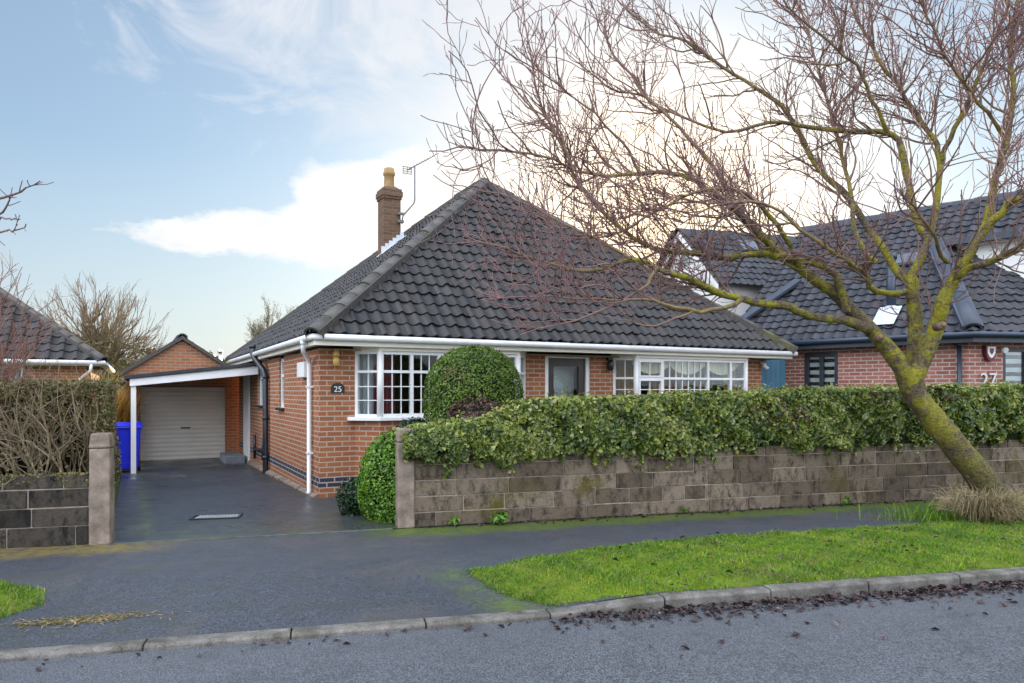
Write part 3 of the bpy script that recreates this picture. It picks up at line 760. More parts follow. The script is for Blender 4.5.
mb.tube([(e0 - .02 - g0, d1, gz - .01), (e0 - .02 - g0, d0 + .10, gz), (e0 - .02 - g0 + .035, d0 - .02 - g0 + .035, gz), (e0 + .12, d0 - .02 - g0, gz), (e1 + .06, d0 - .02 - g0, gz - .015)], .047, 12)
mb.build('gutter', M['white'], bung)

# roof: hipped, with a short ridge running back
apx = (4.5, 3.85, 6.20); apb = (4.5, 5.25, 6.20)
EZ = 2.385
FL, FR_, BL, BR = (e0 - .05, d0 - .06, EZ), (e1 + .05, d0 - .06, EZ), (e0 - .05, d1 + .05, EZ), (e1 + .05, d1 + .05, EZ)
ctr = (4.5, 4.6, 0)
bms = []
up = Vector((0, apx[1] - FL[1], apx[2] - EZ)); bms.append(tile_face(FL, FR_, up, up.length, [vplane(FL, apx, (4.5, 0, 0)), vplane(FR_, apx, (4.5, 0, 0))], seed=1))
up = Vector((apx[0] - BL[0], 0, apx[2] - EZ)); bms.append(tile_face(BL, FL, up, up.length, [vplane(FL, apx, (0, 4, 0)), vplane(BL, apb, (0, 4, 0))], seed=2))
up = Vector((apx[0] - BR[0], 0, apx[2] - EZ)); bms.append(tile_face(FR_, BR, up, up.length, [vplane(FR_, apx, (9, 4, 0)), vplane(BR, apb, (9, 4, 0))], seed=3))
up = Vector((0, apb[1] - BL[1], apx[2] - EZ)); bms.append(tile_face(BR, BL, up, up.length, [vplane(BL, apb, (4.5, 9, 0)), vplane(BR, apb, (4.5, 9, 0))], seed=4))
roof = join_bm('roof', bms, M['tile'], bung)
mb = MB()   # underlay just below the tiles
k = .03
mb.add([(FL[0] + .04, FL[1] + .04, EZ - k), (FR_[0] - .04, FR_[1] + .04, EZ - k), (BR[0] - .04, BR[1] - .04, EZ - k), (BL[0] + .04, BL[1] - .04, EZ - k), (apx[0], apx[1], apx[2] - .05), (apb[0], apb[1], apb[2] - .05)],
       [(0, 1, 4), (1, 2, 5, 4), (2, 3, 5), (3, 0, 4, 5), (0, 3, 2, 1)])
mb.build('underlay', M['felt'], roof)
ridge_tiles([(FL, apx), (FR_, apx), (BL, apb), (BR, apb), (apx, apb)], roof, M['hiptile'], seed=3)

# chimney on the left slope
def left_slope_z(s): return EZ + (s - FL[0]) / (apx[0] - FL[0]) * (apx[2] - EZ)
CX, CY = 2.80, 5.35; cw = .205
chim = MB(); cz = left_slope_z(CX)
chim.box((CX - cw, CY - cw, cz - .7), (CX + cw, CY + cw, 5.93))
ch = chim.build('chimney', M['brick_old'], bung, bevel=.006, seg=1)
mb = MB()
for i, (o, z0, z1) in enumerate(((.022, 5.931, 5.99), (.042, 5.991, 6.11), (.022, 6.111, 6.17))):
    mb.box((CX - cw - o, CY - cw - o, z0), (CX + cw + o, CY + cw + o, z1))
mb.add([(CX - .20, CY - .20, 6.171), (CX + .20, CY - .20, 6.171), (CX + .20, CY + .20, 6.171), (CX - .20, CY + .20, 6.171), (CX - .12, CY - .12, 6.24), (CX + .12, CY - .12, 6.24), (CX + .12, CY + .12, 6.24), (CX - .12, CY + .12, 6.24)],
       [(0, 1, 5, 4), (1, 2, 6, 5), (2, 3, 7, 6), (3, 0, 4, 7), (4, 5, 6, 7)])
mb.build('corbel', M['brick_old'], ch, bevel=.006, seg=1)
mb = MB(); mb.tube_z((CX, CY, 6.21), [(.125, 0), (.13, .03), (.12, .08), (.112, .28), (.135, .30), (.138, .36), (.12, .38), (.118, .45), (.09, .47)], 18)
mb.build('chimney_pot', M['pot'], ch)
mb = MB(); st = 6      # stepped lead flashing on the side facing the road
for i in range(st):
    s0 = CX - cw - .05 + (2 * cw + .12) * i / st; s1 = CX - cw - .05 + (2 * cw + .12) * (i + 1) / st
    zz = left_slope_z((s0 + s1) / 2)
    mb.box((s0, CY - cw - .012, zz - .2), (s1 + .004, CY - cw - .003, zz + .19))
V = []
for s_ in (CX - cw - .18, CX + cw + .10):
    for (t_, dz) in ((CY - cw - .012, .065), (CY - cw - .20, .055)): V.append((s_, t_, left_slope_z(s_) + dz))
mb.add(V, [(0, 1, 3, 2)])
mb.build('flashing', M['lead'], ch)
# TV aerial on a cranked mast bracketed to the chimney
mb = MB(); ax, ay = CX + cw + .03, CY - cw - .05
mb.tube([(ax - .02, ay, 5.38), (ax, ay - .02, 5.55), (ax + .05, ay - .03, 5.62), (ax + .25, ay - .05, 5.86), (ax + .27, ay - .05, 5.94), (ax + .27, ay - .05, 6.72)], .017, 8)
mb.box((ax - .12, ay - .03, 5.40), (ax + .02, ay + .03, 5.46)); mb.box((ax - .12, ay - .03, 5.58), (ax + .04, ay + .03, 5.63))
ae = mb.build('aerial', M['aerial'], bung)
mb = MB(); A0 = Vector((ax + .27, ay - .05, 6.72)); dirv = Vector((.80, -.36, .48)).normalized(); sd = Vector((.35, .93, 0)).normalized()
mb.tube([A0 - dirv * .20, A0 + dirv * .62], .013, 6)
for k in range(9): p = A0 + dirv * (-.02 + k * .07); mb.tube([p - sd * .10, p + sd * .10], .006, 5)
q = A0 - dirv * .20
for k in range(4): mb.box((q.x - .11, q.y - .02, q.z - .09 + k * .05), (q.x + .11, q.y - .012, q.z - .075 + k * .05))
for sx in (-1, 0, 1): mb.box((q.x + sx * .10 - .007, q.y - .024, q.z - .09), (q.x + sx * .10 + .007, q.y - .021, q.z + .08))
mb.build('antenna_array', M['aerial'], ae)

# bay windows
r2 = math.sqrt(.5)
def bay(b, lights, sp_lights, tz, name='bay_window'):
    W_ = Win(); z1 = WT - .035
    sl = BP * math.sqrt(2)
    W_.panel((b[0], 0), (r2, -r2), sl, sillz + .05, z1, sp_lights, tz, fw=.045)
    W_.panel((b[0] + BP, -BP), (1, 0), b[1] - b[0] - 2 * BP, sillz + .05, z1, lights, tz)
    W_.panel((b[1] - BP, -BP), (r2, r2), sl, sillz + .05, z1, sp_lights, tz, fw=.045)
    for (x, y) in ((b[0] + BP, -BP), (b[1] - BP, -BP)):      # corner posts
        W_.fr.tube([(x, y + .02, sillz + .05), (x, y + .02, z1)], .048, 8)
    s = MB(); o = .07
    s.prism([(b[0] - .12, .002), (b[0] - .12, -.06), (b[0] + BP - o * .4, -BP - o), (b[1] - BP + o * .4, -BP - o), (b[1] + .12, -.06), (b[1] + .12, .002)], sillz, sillz + .052)
    wn = W_.build(bung, name, sill=s)
    hd = MB(); hd.prism([(b[0] - .02, .0), (b[0] + BP - .02, -BP - .03), (b[1] - BP + .02, -BP - .03), (b[1] + .02, 0), (b[1], .1), (b[0], .1)], z1, FZ0 + .019)
    hd.build('head_board', M['cream'], wn)
    return wn
wa = bay(b1, [(1, 3, 3, 3)] * 5, [(1, 2, 2, 3)], 1.86)
wb = bay(b2, [(.95, 2, 2, 3, True), (1.9, 7, 7, 3), (1.0, 1, 1, 1), (.6, 1, 1, 1)], [(1, 2, 2, 3)], 1.80)
drape('curtain', (b1[0] + .30, .06), (b1[0] + .62, .0), sillz, WT - .05, 5, .03, M['drape_red'], wa)
drape('curtain', (b1[0] + .05, .24), (b1[0] + .34, .12), sillz, WT - .05, 5, .025, M['drape_net'], wa)
drape('curtain', (b1[1] - .75, .02), (b1[1] - .32, .06), sillz, WT - .05, 6, .03, M['drape_red'], wa)
drape('curtain', (b2[0] + .06, .22), (b2[0] + .60, .02), sillz, WT - .05, 7, .03, M['drape_gold'], wb)
drape('curtain', (b2[1] - .62, -.02), (b2[1] - .30, -.02), sillz, WT - .05, 6, .03, M['drape_gold'], wb)
drape('pelmet', (b2[0] + .34, -.12), (b2[1] - .34, -.12), sillz, WT - .05, 26, .02, M['drape_cream'], wb, swag=(.10, .17, 3.0))
drape('curtain', (b2[0] + 1.5, .9), (b2[1] - .2, .9), sillz - .4, WT - .05, 12, .05, M['glow_sheet'], wb)  # added sheet inside the room, coloured to imitate a warm glow
mb = MB(); mb.box((b1[0] + 1.35, .55, sillz), (b1[0] + 1.75, .6, sillz + .28)); mb.box((b1[0] + 1.0, .5, sillz - .03), (b1[1] - .4, .75, sillz))
mb.build('window_shelf', M['roomdark'], wa)

# front door in a white frame
mb = MB()
d0_, d1_ = dr
mb.box((d0_, .02, 0), (d0_ + .075, .14, WT - .0)); mb.box((d1_ - .075, .02, 0), (d1_, .14, WT)); mb.box((d0_ + .075, .022, WT - .06), (d1_ - .075, .14, WT))
df = mb.build('door_frame', M['white'], bung)
mb = MB(); x0, x1 = d0_ + .075, d1_ - .075
mb.box((x0, .06, .03), (x0 + .13, .12, WT - .06)); mb.box((x1 - .13, .06, .03), (x1, .12, WT - .06)); mb.box((x0 + .13, .061, WT - .06 - .14), (x1 - .13, .12, WT - .06)); mb.box((x0 + .13, .061, .03), (x1 - .13, .12, .5))
mb.box((x1 - .10, .035, 1.0), (x1 - .06, .06, 1.15))
dd = mb.build('storm_door', M['darkwood'], bung)
mb = MB(); mb.box((x0 + .13, .085, .5), (x1 - .13, .091, WT - .2)); mb.build('pane', M['glass'], dd)
mb = MB(); mb.box((x0, .42, .03), (x1, .47, WT - .06)); idoor = mb.build('inner_door', M['white'], bung)
mb = MB(); cxm = (x0 + x1) / 2        # arched moulding and a letter plate on the inner door
for rad in (.24, .19): mb.tube([(cxm + rad * math.cos(a), .41, 1.62 + rad * math.sin(a)) for a in [math.pi * i / 14 for i in range(15)]], .016, 6)
mb.tube([(cxm - .24, .41, 1.62), (cxm - .24, .41, .7)], .014, 6); mb.tube([(cxm + .24, .41, 1.62), (cxm + .24, .41, .7)], .014, 6)
mb.build('arched_moulding', M['cream'], idoor)
mb = MB(); mb.box((cxm - .10, .395, 1.52), (cxm - .04, .418, 1.60)); mb.build('door_knocker', M['redplastic'], idoor)

# narrow side windows
for q in (sw1, sw2):
    W_ = Win(); W_.panel((-.012 + .05, q[1]), (0, -1), q[1] - q[0], shz + .04, WT - .03, [(1, 1, 1, 1)], 1.85, fw=.06)
    s = MB(); s.box((-.06, q[0] - .05, shz), (.10, q[1] + .05, shz + .042))
    W_.build(bung, 'side_window', sill=None)
    s.build('window_sill', M['black_pipe'], bung)
    mb = MB(); mb.box((.3, q[0] - .1, shz), (.32, q[1] + .1, WT - .04)); mb.build('blind', M['drape_net'], bung)

# rainwater and soil pipes
mb = MB(); px_, py_ = -.055, .42
mb.tube([(e0 - .08, py_ - .38, gz - .02), (e0 - .08, py_ - .38, gz - .14), (e0 - .07, py_ - .34, gz - .18), (px_ - .01, py_ - .02, gz - .30), (px_, py_, gz - .36), (px_, py_, .05), (px_ - .03, py_ - .02, .015)], .034, 12)
for z in (1.62, .62): mb.box((px_ - .042, py_ - .042, z), (-.001, py_ + .042, z + .03))
mb.tube([(e0 - .08, py_ - .38, gz - .03), (e0 - .08, py_ - .38, gz - .09)], .044, 12)
mb.build('downpipe', M['white'], bung)
mb = MB(); sy = 4.35
mb.tube([(e0 - .10, sy + .60, 2.50), (e0 - .10, sy + .58, 2.36), (e0 - .08, sy + .50, 2.25), (-.09, sy + .06, 1.97), (-.075, sy, 1.87), (-.075, sy, .0), (-.075, sy, -.12)], .056, 14)
mb.tube([(e0 - .10, sy + .60, 2.44), (e0 - .10, sy + .60, 2.52)], .066, 14)
for z in (1.82, 1.0, .22): mb.tube([(-.075, sy, z), (-.075, sy, z + .06)], .066, 14)
mb.build('soil_pipe', M['black_pipe'], bung)
mb = MB()
mb.tube([(-.06, sy + .02, .36), (-.06, sy + .9, .34), (-.06, sy + 1.6, .30)], .026, 8); mb.tube([(-.06, sy + .45, .62), (-.06, sy + .45, .16)], .026, 8); mb.tube([(-.06, sy + 1.55, .62), (-.06, sy + 1.55, .10)], .03, 8)
mb.build('waste_pipe', M['black_pipe'], bung)
mb = MB(); mb.box((-.10, .62, 1.78), (-.002, 1.12, 2.02)); mb.build('meter_box', M['white'], bung, bevel=.01)
mb = MB(); mb.box((-.52, 7.2, -.3), (-.095, 8.4, .06)); mb.build('doorstep', M['stepgrey'], bung, bevel=.01)
mb = MB(); mb.box((-.035, 7.05, -.1), (.05, 7.20, WT - .02)); mb.box((-.03, 7.20, -.1), (.05, 8.0, WT - .05)); mb.build('side_door', M['white_paint'], bung, bevel=.005)
# security light, porch lantern, number plaque
mb = MB(); mb.box((.19, -.05, 2.06), (.27, -.002, 2.14)); mb.tube_z((.23, -.09, 1.93), [(.02, 0), (.05, .02), (.055, .10), (.03, .14)], 12); mb.tube_z((.23, -.09, 2.075), [(.04, 0), (.05, .02), (.045, .08), (.02, .10)], 12)
mb.build('wall_light', M['brass'], bung)
mb = MB(); mb.box((b2[0] - .16, -.09, 2.12), (b2[0] - .08, -.002, 2.18)); mb.tube_z((b2[0] - .12, -.09, 1.93), [(.03, 0), (.055, .03), (.06, .12), (.045, .17), (.02, .2)], 10); mb.build('porch_lantern', M['black'], bung)
mb = MB(); pc = .27; P_ = [(-.10, 0), (.10, 0), (.10, .09)] + [(.09 * math.cos(a), .09 + .055 * math.sin(a)) for a in [math.pi * i / 10 for i in range(1, 10)]] + [(-.10, .09)]
mb.hull([(pc + a, -.018, 1.545 + b) for a, b in P_], [(pc + a, -.002, 1.545 + b) for a, b in P_]); pq = mb.build('number_plaque', M['black'], bung)
text_mesh('numerals', '25', .12, M['white'], pq, (pc, -.020, 1.557), (R(90), 0, 0), .002)
mb = MB(); cpt = [(SW + .10, -.06, 2.16), (SW + .02, -.07, 2.12), (SW - .04, -.08, 2.05)]
mb.tube([(SW - .02, -.01, 2.14), (SW - .02, -.12, 2.10)], .03, 8); mb.tube([(SW - .06, -.10, 2.09), (SW + .03, -.14, 2.02)], .035, 8); mb.build('camera_bracket', M['white'], bung)

# ------------------------------------------------------------------ carport, garage, bin, drain
cp = empty('carport', Hf(-2.45, 5.7), HA, 'lean-to carport with white fascia board and flat felt roof beside the bungalow', 'carport')
gzz = -.10
mb = MB(); mb.box((0, 0, gzz - .1), (.095, .095, 1.68)); mb.build('post', M['white_paint'], cp, bevel=.004)
mb = MB(); mb.box((0, 3.4, gzz - .1), (.095, 3.5, 1.68)); mb.build('post', M['white_paint'], cp, bevel=.004)
mb = MB(); mb.hull([(-.02, -.045, 1.665), (-.02, -.045, 1.81), (2.43, -.045, 2.11), (2.43, -.045, 1.93)], [(-.02, -.01, 1.665), (-.02, -.01, 1.81), (2.43, -.01, 2.11), (2.43, -.01, 1.93)])
mb.build('fascia', M['white'], cp, bevel=.003, seg=1)
mb = MB(); mb.hull([(-.12, -.09, 1.80), (-.12, -.09, 1.88), (2.44, -.09, 2.19), (2.44, -.09, 2.112)], [(-.12, 3.55, 1.80), (-.12, 3.55, 1.88), (2.44, 3.55, 2.19), (2.44, 3.55, 2.112)])
mb.build('roof', M['felt'], cp, bevel=.01)
for k in range(5):
    mb = MB(); y = .35 + k * .72; mb.hull([(0, y, 1.70), (0, y, 1.798), (2.4, y, 2.10), (2.4, y, 1.99)], [(0, y + .05, 1.70), (0, y + .05, 1.798), (2.4, y + .05, 2.10), (2.4, y + .05, 1.99)])
    mb.build('rafter', M['darkwood'], cp)
mb = MB(); mb.tube([(-.16, -.08, 1.76), (-.16, 3.5, 1.74)], .05, 10); mb.build('gutter', M['black_pipe'], cp)

gx0, gx1 = -2.62, -.012
ga = empty('garage', Hf(0, 9.3), HA, 'small brick garage with gabled front and cream roller shutter door at the drive end', 'garage')
gcx = (gx0 + gx1) / 2; gd0, gd1, gdz = -2.25, -.30, 1.69
mb = MB()
mb.box((gx0, 0, -.5), (gd0, .22, 2.0)); mb.box((gd1, 0, -.5), (gx1 + .4, .22, 2.0)); mb.box((gd0, 0, gdz), (gd1, .22, 2.0))
mb.hull([(gx0, .0, 2.0), (gx1, .0, 2.0), (gcx, 0, 2.84)], [(gx0, .22, 2.0), (gx1, .22, 2.0), (gcx, .22, 2.84)])
mb.box((gx0, .22, -.5), (gx0 + .22, 5.0, 2.0)); mb.box((gx1 - .22, .22, -.5), (gx1, 5.0, 2.0)); mb.box((gx0 + .22, 4.78, -.5), (gx1 - .22, 5.0, 2.0))
mb.build('wall', M['brick_garage'], ga)
bms = []
for sgn, ex in ((-1, gx0 - .12), (1, gx1 + .12)):
    A_, B_ = ((ex, 5.1, 1.95), (ex, -.10, 1.95)) if sgn < 0 else ((ex, -.10, 1.95), (ex, 5.1, 1.95))
    up = Vector((gcx - ex, 0, .955)); bms.append(tile_face(A_, B_, up, up.length, [], seed=20 + sgn, n=6))
gr = join_bm('roof', bms, M['tile27'], ga)
mb = MB()
for ex in (gx0 - .12, gx1 + .12):
    mb.hull([(ex, -.11, 1.91), (ex, -.11, 2.01), (gcx, -.11, 2.96), (gcx, -.11, 2.86)], [(ex, -.05, 1.91), (ex, -.05, 2.01), (gcx, -.05, 2.96), (gcx, -.05, 2.86)])
mb.build('verge_board', M['hiptile'], gr)
ridge_tiles([((gcx, -.1, 2.93), (gcx, 5.1, 2.93))], gr, M['hiptile'], 'ridge_tiles', r=.10)
# ribbed roller door
V = []; Fc = []; nr = 17; zb = -.19
zs = []
for i in range(nr):
    h = (gdz - zb) / nr; z = zb + i * h
    zs += [(z, .012), (z + h * .12, .0), (z + h * .88, -.006), (z + h * .97, .012)]
for z, d in zs: V += [(gd0, .10 + d, z), (gd1, .10 + d, z)]
Fc = [(2 * i, 2 * i + 1, 2 * i + 3, 2 * i + 2) for i in range(len(zs) - 1)]
gdoor = np_mesh('roller_door', V, Fc, M['rollerdoor'], ga)
mb = MB(); mb.box((-1.34, .07, .62), (-1.12, .094, .655)); mb.build('handle', M['black'], gdoor)
mb = MB(); mb.box((gd0 - .05, .045, gdz - .02), (gd1 + .05, .085, gdz + .16)); mb.build('lintel', M['darkwood'], ga)
mb = MB(); mb.box((gd0, .05, -.22), (gd1, .13, -.15)); mb.build('threshold', M['black'], ga)
mb = MB(); mb.tube_z((-.30, 1.2, 1.9), [(.05, 0), (.05, .72)], 12); mb.tube_z((-.30, 1.2, 2.62), [(.075, 0), (.08, .02), (.03, .13)], 12); mb.build('flue', M['galv'], ga)
mb = MB(); bp = Hf(-.75, 9.1, 0)
lf = None

bn = empty('wheelie_bin', Hf(-2.52, 6.25, -.10), HA, 'blue plastic wheelie bin standing behind the white carport post', 'bin')
mb = MB()
def ring(hx, hy, z, oy=0): return [(-hx, -hy + oy, z), (hx, -hy + oy, z), (hx, hy + oy, z), (-hx, hy + oy, z)]
mb.hull(ring(.20, .22, .06), ring(.26, .31, .95)); mb.hull(ring(.285, .335, .90), ring(.285, .335, .955)); mb.build('bin_body', M['blue_plastic'], bn, bevel=.025)
mb = MB(); mb.hull(ring(.29, .34, .96), ring(.26, .28, 1.02, .03)); mb.tube([(-.25, .36, .98), (.25, .36, .98)], .022, 8); mb.build('bin_lid', M['blue_plastic'], bn, bevel=.015)
for sx in (-1, 1):
    mb = MB(); mb.tube([(sx * .20, .23, .10), (sx * .25, .23, .10)], .10, 14); mb.build('wheel', M['black'], bn)

dg_ = empty('drain_grate', (-3.66, 8.98, .016), R(12), 'slotted metal drain grate set into the driveway', 'drain')
mb = MB(); mb.box((-.29, -.15, -.03), (.29, -.12, .006)); mb.box((-.29, .12, -.03), (.29, .15, .006)); mb.box((-.29, -.12, -.03), (-.26, .12, .006)); mb.box((.26, -.12, -.03), (.29, .12, .006))
mb.box((-.262, -.122, -.03), (.262, .122, -.006)); mb.build('grate_frame', M['black'], dg_)
mb = MB()
for k in range(13):
    x = -.235 + k * .0385; mb.hull([(x, -.12, -.02), (x + .012, -.12, -.02), (x + .012, -.12, .004), (x, -.12, .004)], [(x + .03, .12, -.02), (x + .042, .12, -.02), (x + .042, .12, .004), (x + .03, .12, .004)])
mb.build('grate_bars', M['lead'], dg_)

def nrm(a): return a / (np.linalg.norm(a, axis=1, keepdims=True) + 1e-9)

def leaf_cloud(name, P, N, size, mat, parent, elong=1.5, spread=.6, fold=.25, tint=None, droop=0.0):
    n = len(P); N = nrm(N + rng.normal(0, spread, (n, 3)))
    r = rng.normal(0, 1, (n, 3)); r[:, 2] -= droop
    t = nrm(r - N * np.sum(r * N, 1, keepdims=True)); b = np.cross(N, t)
    L = (size * rng.uniform(.65, 1.35, n))[:, None]; Wd = L / elong * .5
    V = np.stack([P - t * L * .5, P + b * Wd + N * Wd * fold * 2, P + t * L * .5 - N * L * .08, P - b * Wd + N * Wd * fold * 2], 1).reshape(-1, 3)
    k = np.arange(n) * 4
    T = np.concatenate([np.stack([k, k + 1, k + 2], 1), np.stack([k, k + 2, k + 3], 1)], 0)
    if tint is None: tint = rng.uniform(0, 1, n)
    return np_mesh(name, V, T, mat, parent, fattr=np.concatenate([tint, tint]))

# ------------------------------------------------------------------ stone walls and posts
def stone_mat(name, a, b, c, mossc, mossamt):
    m = NT(name); v = m.coord(); t = m.attr('tint')
    n = m.noise(m.coord('Object', (1, 1, .55)), 8.5, 6, 0.75); f = m.noise(v, 42, 4, 0.7); bg = m.noise(v, 1.4, 5, 0.65)
    cc = m.mix(t, a, b)
    cc = m.mix(m.math('MULTIPLY', m.math('SUBTRACT', n, 0.47, clamp=True), 6.0, clamp=True), cc, c)
    cc = m.mix(m.math('MULTIPLY', m.math('SUBTRACT', f, 0.5, clamp=True), 1.4, clamp=True), cc, tuple(x * 0.4 for x in a))
    k = m.math('MULTIPLY', m.math('SUBTRACT', m.math('ADD', m.math('MULTIPLY', bg, 0.7), m.math('MULTIPLY', f, 0.3)), 0.53, clamp=True), mossamt, clamp=True)
    cc = m.mix(k, cc, mossc)
    m.bsdf(cc, 0.92, m.bump(m.math('ADD', f, m.math('MULTIPLY', n, 1.5)), 0.9, 0.016), 0.2)
    return m.m
M['stone'] = stone_mat('brown_wall_block', (0.098, 0.074, 0.052), (0.225, 0.175, 0.128), (0.032, 0.025, 0.018), (0.085, 0.07, 0.012), 8.0)
M['stone_dark'] = stone_mat('blackened_wall_block', (0.028, 0.024, 0.020), (0.085, 0.07, 0.056), (0.012, 0.011, 0.010), (0.10, 0.08, 0.025), 9)
M['mortar'] = simple('lime_mortar', (0.30, 0.25, 0.205), 0.95, 0.3, 10, spec=0.1, bump=0.4)

def block_wall(u0, u1, courses, thick, mat, parent, rr, vary=.35):
    bm = bmesh.new(); lay = bm.faces.layers.float.new('tint'); z = 0.0
    core = MB(); H = sum(courses); core.box((u0, .014, -.25), (u1, thick, H - .015))
    for ci, h in enumerate(courses):
        u = u0 - rr.uniform(0, .25)
        while u < u1:
            L = rr.choice((.30, .48, .52, .60, .70)) * rr.uniform(.92, 1.08)
            a, b = max(u, u0), min(u + L, u1); j = .006
            if b - a > .06:
                dv = rr.uniform(-.006, .008); t = rr.random()
                sh = [rr.uniform(-.003, .003) for _ in range(4)]
                vs = []
                for (x, y, zz) in ((a + j, dv, z + j + sh[0]), (b - j, dv, z + j + sh[1]), (b - j, thick - .02, z + j), (a + j, thick - .02, z + j), (a + j, dv, z + h - j + sh[2]), (b - j, dv, z + h - j + sh[3]), (b - j, thick - .02, z + h - j), (a + j, thick - .02, z + h - j)):
                    vs.append(bm.verts.new((x, y, zz)))
                fs = [bm.faces.new([vs[i] for i in f]) for f in ((0, 3, 2, 1), (4, 5, 6, 7), (0, 1, 5, 4), (1, 2, 6, 5), (2, 3, 7, 6), (3, 0, 4, 7))]
                for f in fs: f[lay] = t
            u += L
        z += h
    es = [e for e in bm.edges]
    bmesh.ops.bevel(bm, geom=es, offset=.008, segments=2, affect='EDGES', profile=.6, clamp_overlap=True)
    me = bpy.data.meshes.new('stone_blocks'); bm.to_mesh(me); bm.free()
    o = link('stone_blocks', me, mat, parent)
    core.build('mortar', M['mortar'], parent)
    return o
gw = empty('garden_wall', WO, WA, 'low brown block wall with an ivy hedge growing over its top', 'wall')
block_wall(.165, 15.0, [.165, .185, .185, .18, .14], .24, M['stone'], gw, random.Random(4))
n = 2200; u_ = rng.uniform(.2, 14, n); kp = rng.uniform(0, 1, n) < np.clip(.3 + 1.2 * wob(u_, u_ * 0, 3.7, 1.), 0, 1); u_ = u_[kp]; n = len(u_)
leaf_cloud('moss', np.stack([u_, rng.uniform(-.012, .03, n), .845 - np.abs(rng.normal(0, .05, n))], 1), np.tile([[0, -.7, .7]], (n, 1)), np.full(n, .022), M['brightshrub'], gw, 1.3, .6, .3, np.clip(rng.normal(.35, .25, n), 0, 1))['kind'] = 'stuff'
gl_ = empty('garden_wall', Wf(-3.07, 0), WA, 'short blackened block wall with pale mortar under the brown twiggy hedge', 'wall')
block_wall(-12.0, -.10, [.20, .19, .19, .14], .24, M['stone_dark'], gl_, random.Random(9))
n = 5200; u_ = rng.uniform(-6, -.1, n); kp = rng.uniform(0, 1, n) < np.clip(.55 + .9 * wob(u_, u_ * 0, 4.3, 1.), 0, 1); u_ = u_[kp]; n = len(u_)
leaf_cloud('moss', np.stack([u_, rng.uniform(-.02, .10, n), .735 - np.abs(rng.normal(0, .045, n)) * (1 + wob(u_, u_ * 0, 9.))], 1), np.tile([[0, -.6, .8]], (n, 1)), np.full(n, .026), M['privet'], gl_, 1.3, .6, .3, np.clip(rng.normal(.6, .25, n), 0, .9))['kind'] = 'stuff'
for (u, lab) in ((.065, 'concrete gatepost at the left end of the brown ivy-topped wall'), (-3.07, 'mossy concrete gatepost beside the brown twiggy hedge')):
    gp = empty('gate_post', Wf(u, .09), WA, lab, 'gatepost', 'concrete posts at the drive entrance')
    mb = MB(); mb.box((-.095, -.11, -.2), (.095, .11, .98)); mb.build('shaft', M['concrete'], gp, bevel=.012)
    mb = MB(); mb.hull([(-.10, -.115, .985), (.10, -.115, .985), (.10, .115, .985), (-.10, .115, .985)], [(-.085, -.10, 1.135), (.085, -.10, 1.135), (.085, .10, 1.135), (-.085, .10, 1.135)]); mb.build('cap', M['concrete'], gp, bevel=.018)
# ------------------------------------------------------------------ foliage
def tubes(polys, rads, sides=4, cap=False):
    """polys (N,K,3), rads (N,K) -> V, F, vertex radius"""
    polys = np.asarray(polys, float); N, K, _ = polys.shape
    T = np.empty_like(polys); T[:, 1:-1] = polys[:, 2:] - polys[:, :-2]; T[:, 0] = polys[:, 1] - polys[:, 0]; T[:, -1] = polys[:, -1] - polys[:, -2]
    T /= np.linalg.norm(T, axis=2, keepdims=True) + 1e-9
    mean = nrm(polys[:, -1] - polys[:, 0])
    ref = np.where(np.abs(mean[:, 2:3]) < .8, np.array([[0, 0, 1.0]]), np.array([[0.9, .3, 0.0]]))
    ref = np.repeat(ref[:, None, :], K, 1)
    A = ref - T * np.sum(ref * T, 2, keepdims=True); A /= np.linalg.norm(A, axis=2, keepdims=True) + 1e-9
    B = np.cross(T, A)
    th = np.arange(sides) * 2 * np.pi / sides
    V = polys[:, :, None, :] + rads[:, :, None, None] * (A[:, :, None, :] * np.cos(th)[None, None, :, None] + B[:, :, None, :] * np.sin(th)[None, None, :, None])
    idx = np.arange(N * K * sides).reshape(N, K, sides)
    a = idx[:, :-1, :]; b = np.roll(a, -1, 2); c = np.roll(idx[:, 1:, :], -1, 2); d = idx[:, 1:, :]
    Fc = np.stack([a, b, c, d], -1).reshape(-1, 4)
    return V.reshape(-1, 3), Fc, np.repeat(rads.reshape(-1), sides)

def tube_obj(name, groups, mat, parent, smooth=True):
    Vs, Fs, Rs = [], [], []; o = 0
    for polys, rads, sides in groups:
        if len(polys) == 0: continue
        V, Fc, r = tubes(polys, rads, sides); Vs.append(V); Fs.append(Fc + o); Rs.append(r); o += len(V)
    return np_mesh(name, np.concatenate(Vs), np.concatenate(Fs), mat, parent, smooth=smooth, vattr=np.concatenate(Rs))

def resample(pts, rad, K, noise=0.0):
    pts = np.array(pts, float); rad = np.array(rad, float)
    # Catmull-Rom through the points
    P = np.vstack([2 * pts[0] - pts[1], pts, 2 * pts[-1] - pts[-2]]); n = len(pts) - 1
    tt = np.linspace(0, n, K); i = np.minimum(tt.astype(int), n - 1); u = (tt - i)[:, None]
    p0, p1, p2, p3 = P[i], P[i + 1], P[i + 2], P[i + 3]
    Q = .5 * ((2 * p1) + (-p0 + p2) * u + (2 * p0 - 5 * p1 + 4 * p2 - p3) * u ** 2 + (-p0 + 3 * p1 - 3 * p2 + p3) * u ** 3)
    r = np.interp(tt, np.arange(n + 1), rad)
    if noise: Q[1:-1] += rng.normal(0, noise, Q[1:-1].shape)
    return Q, r

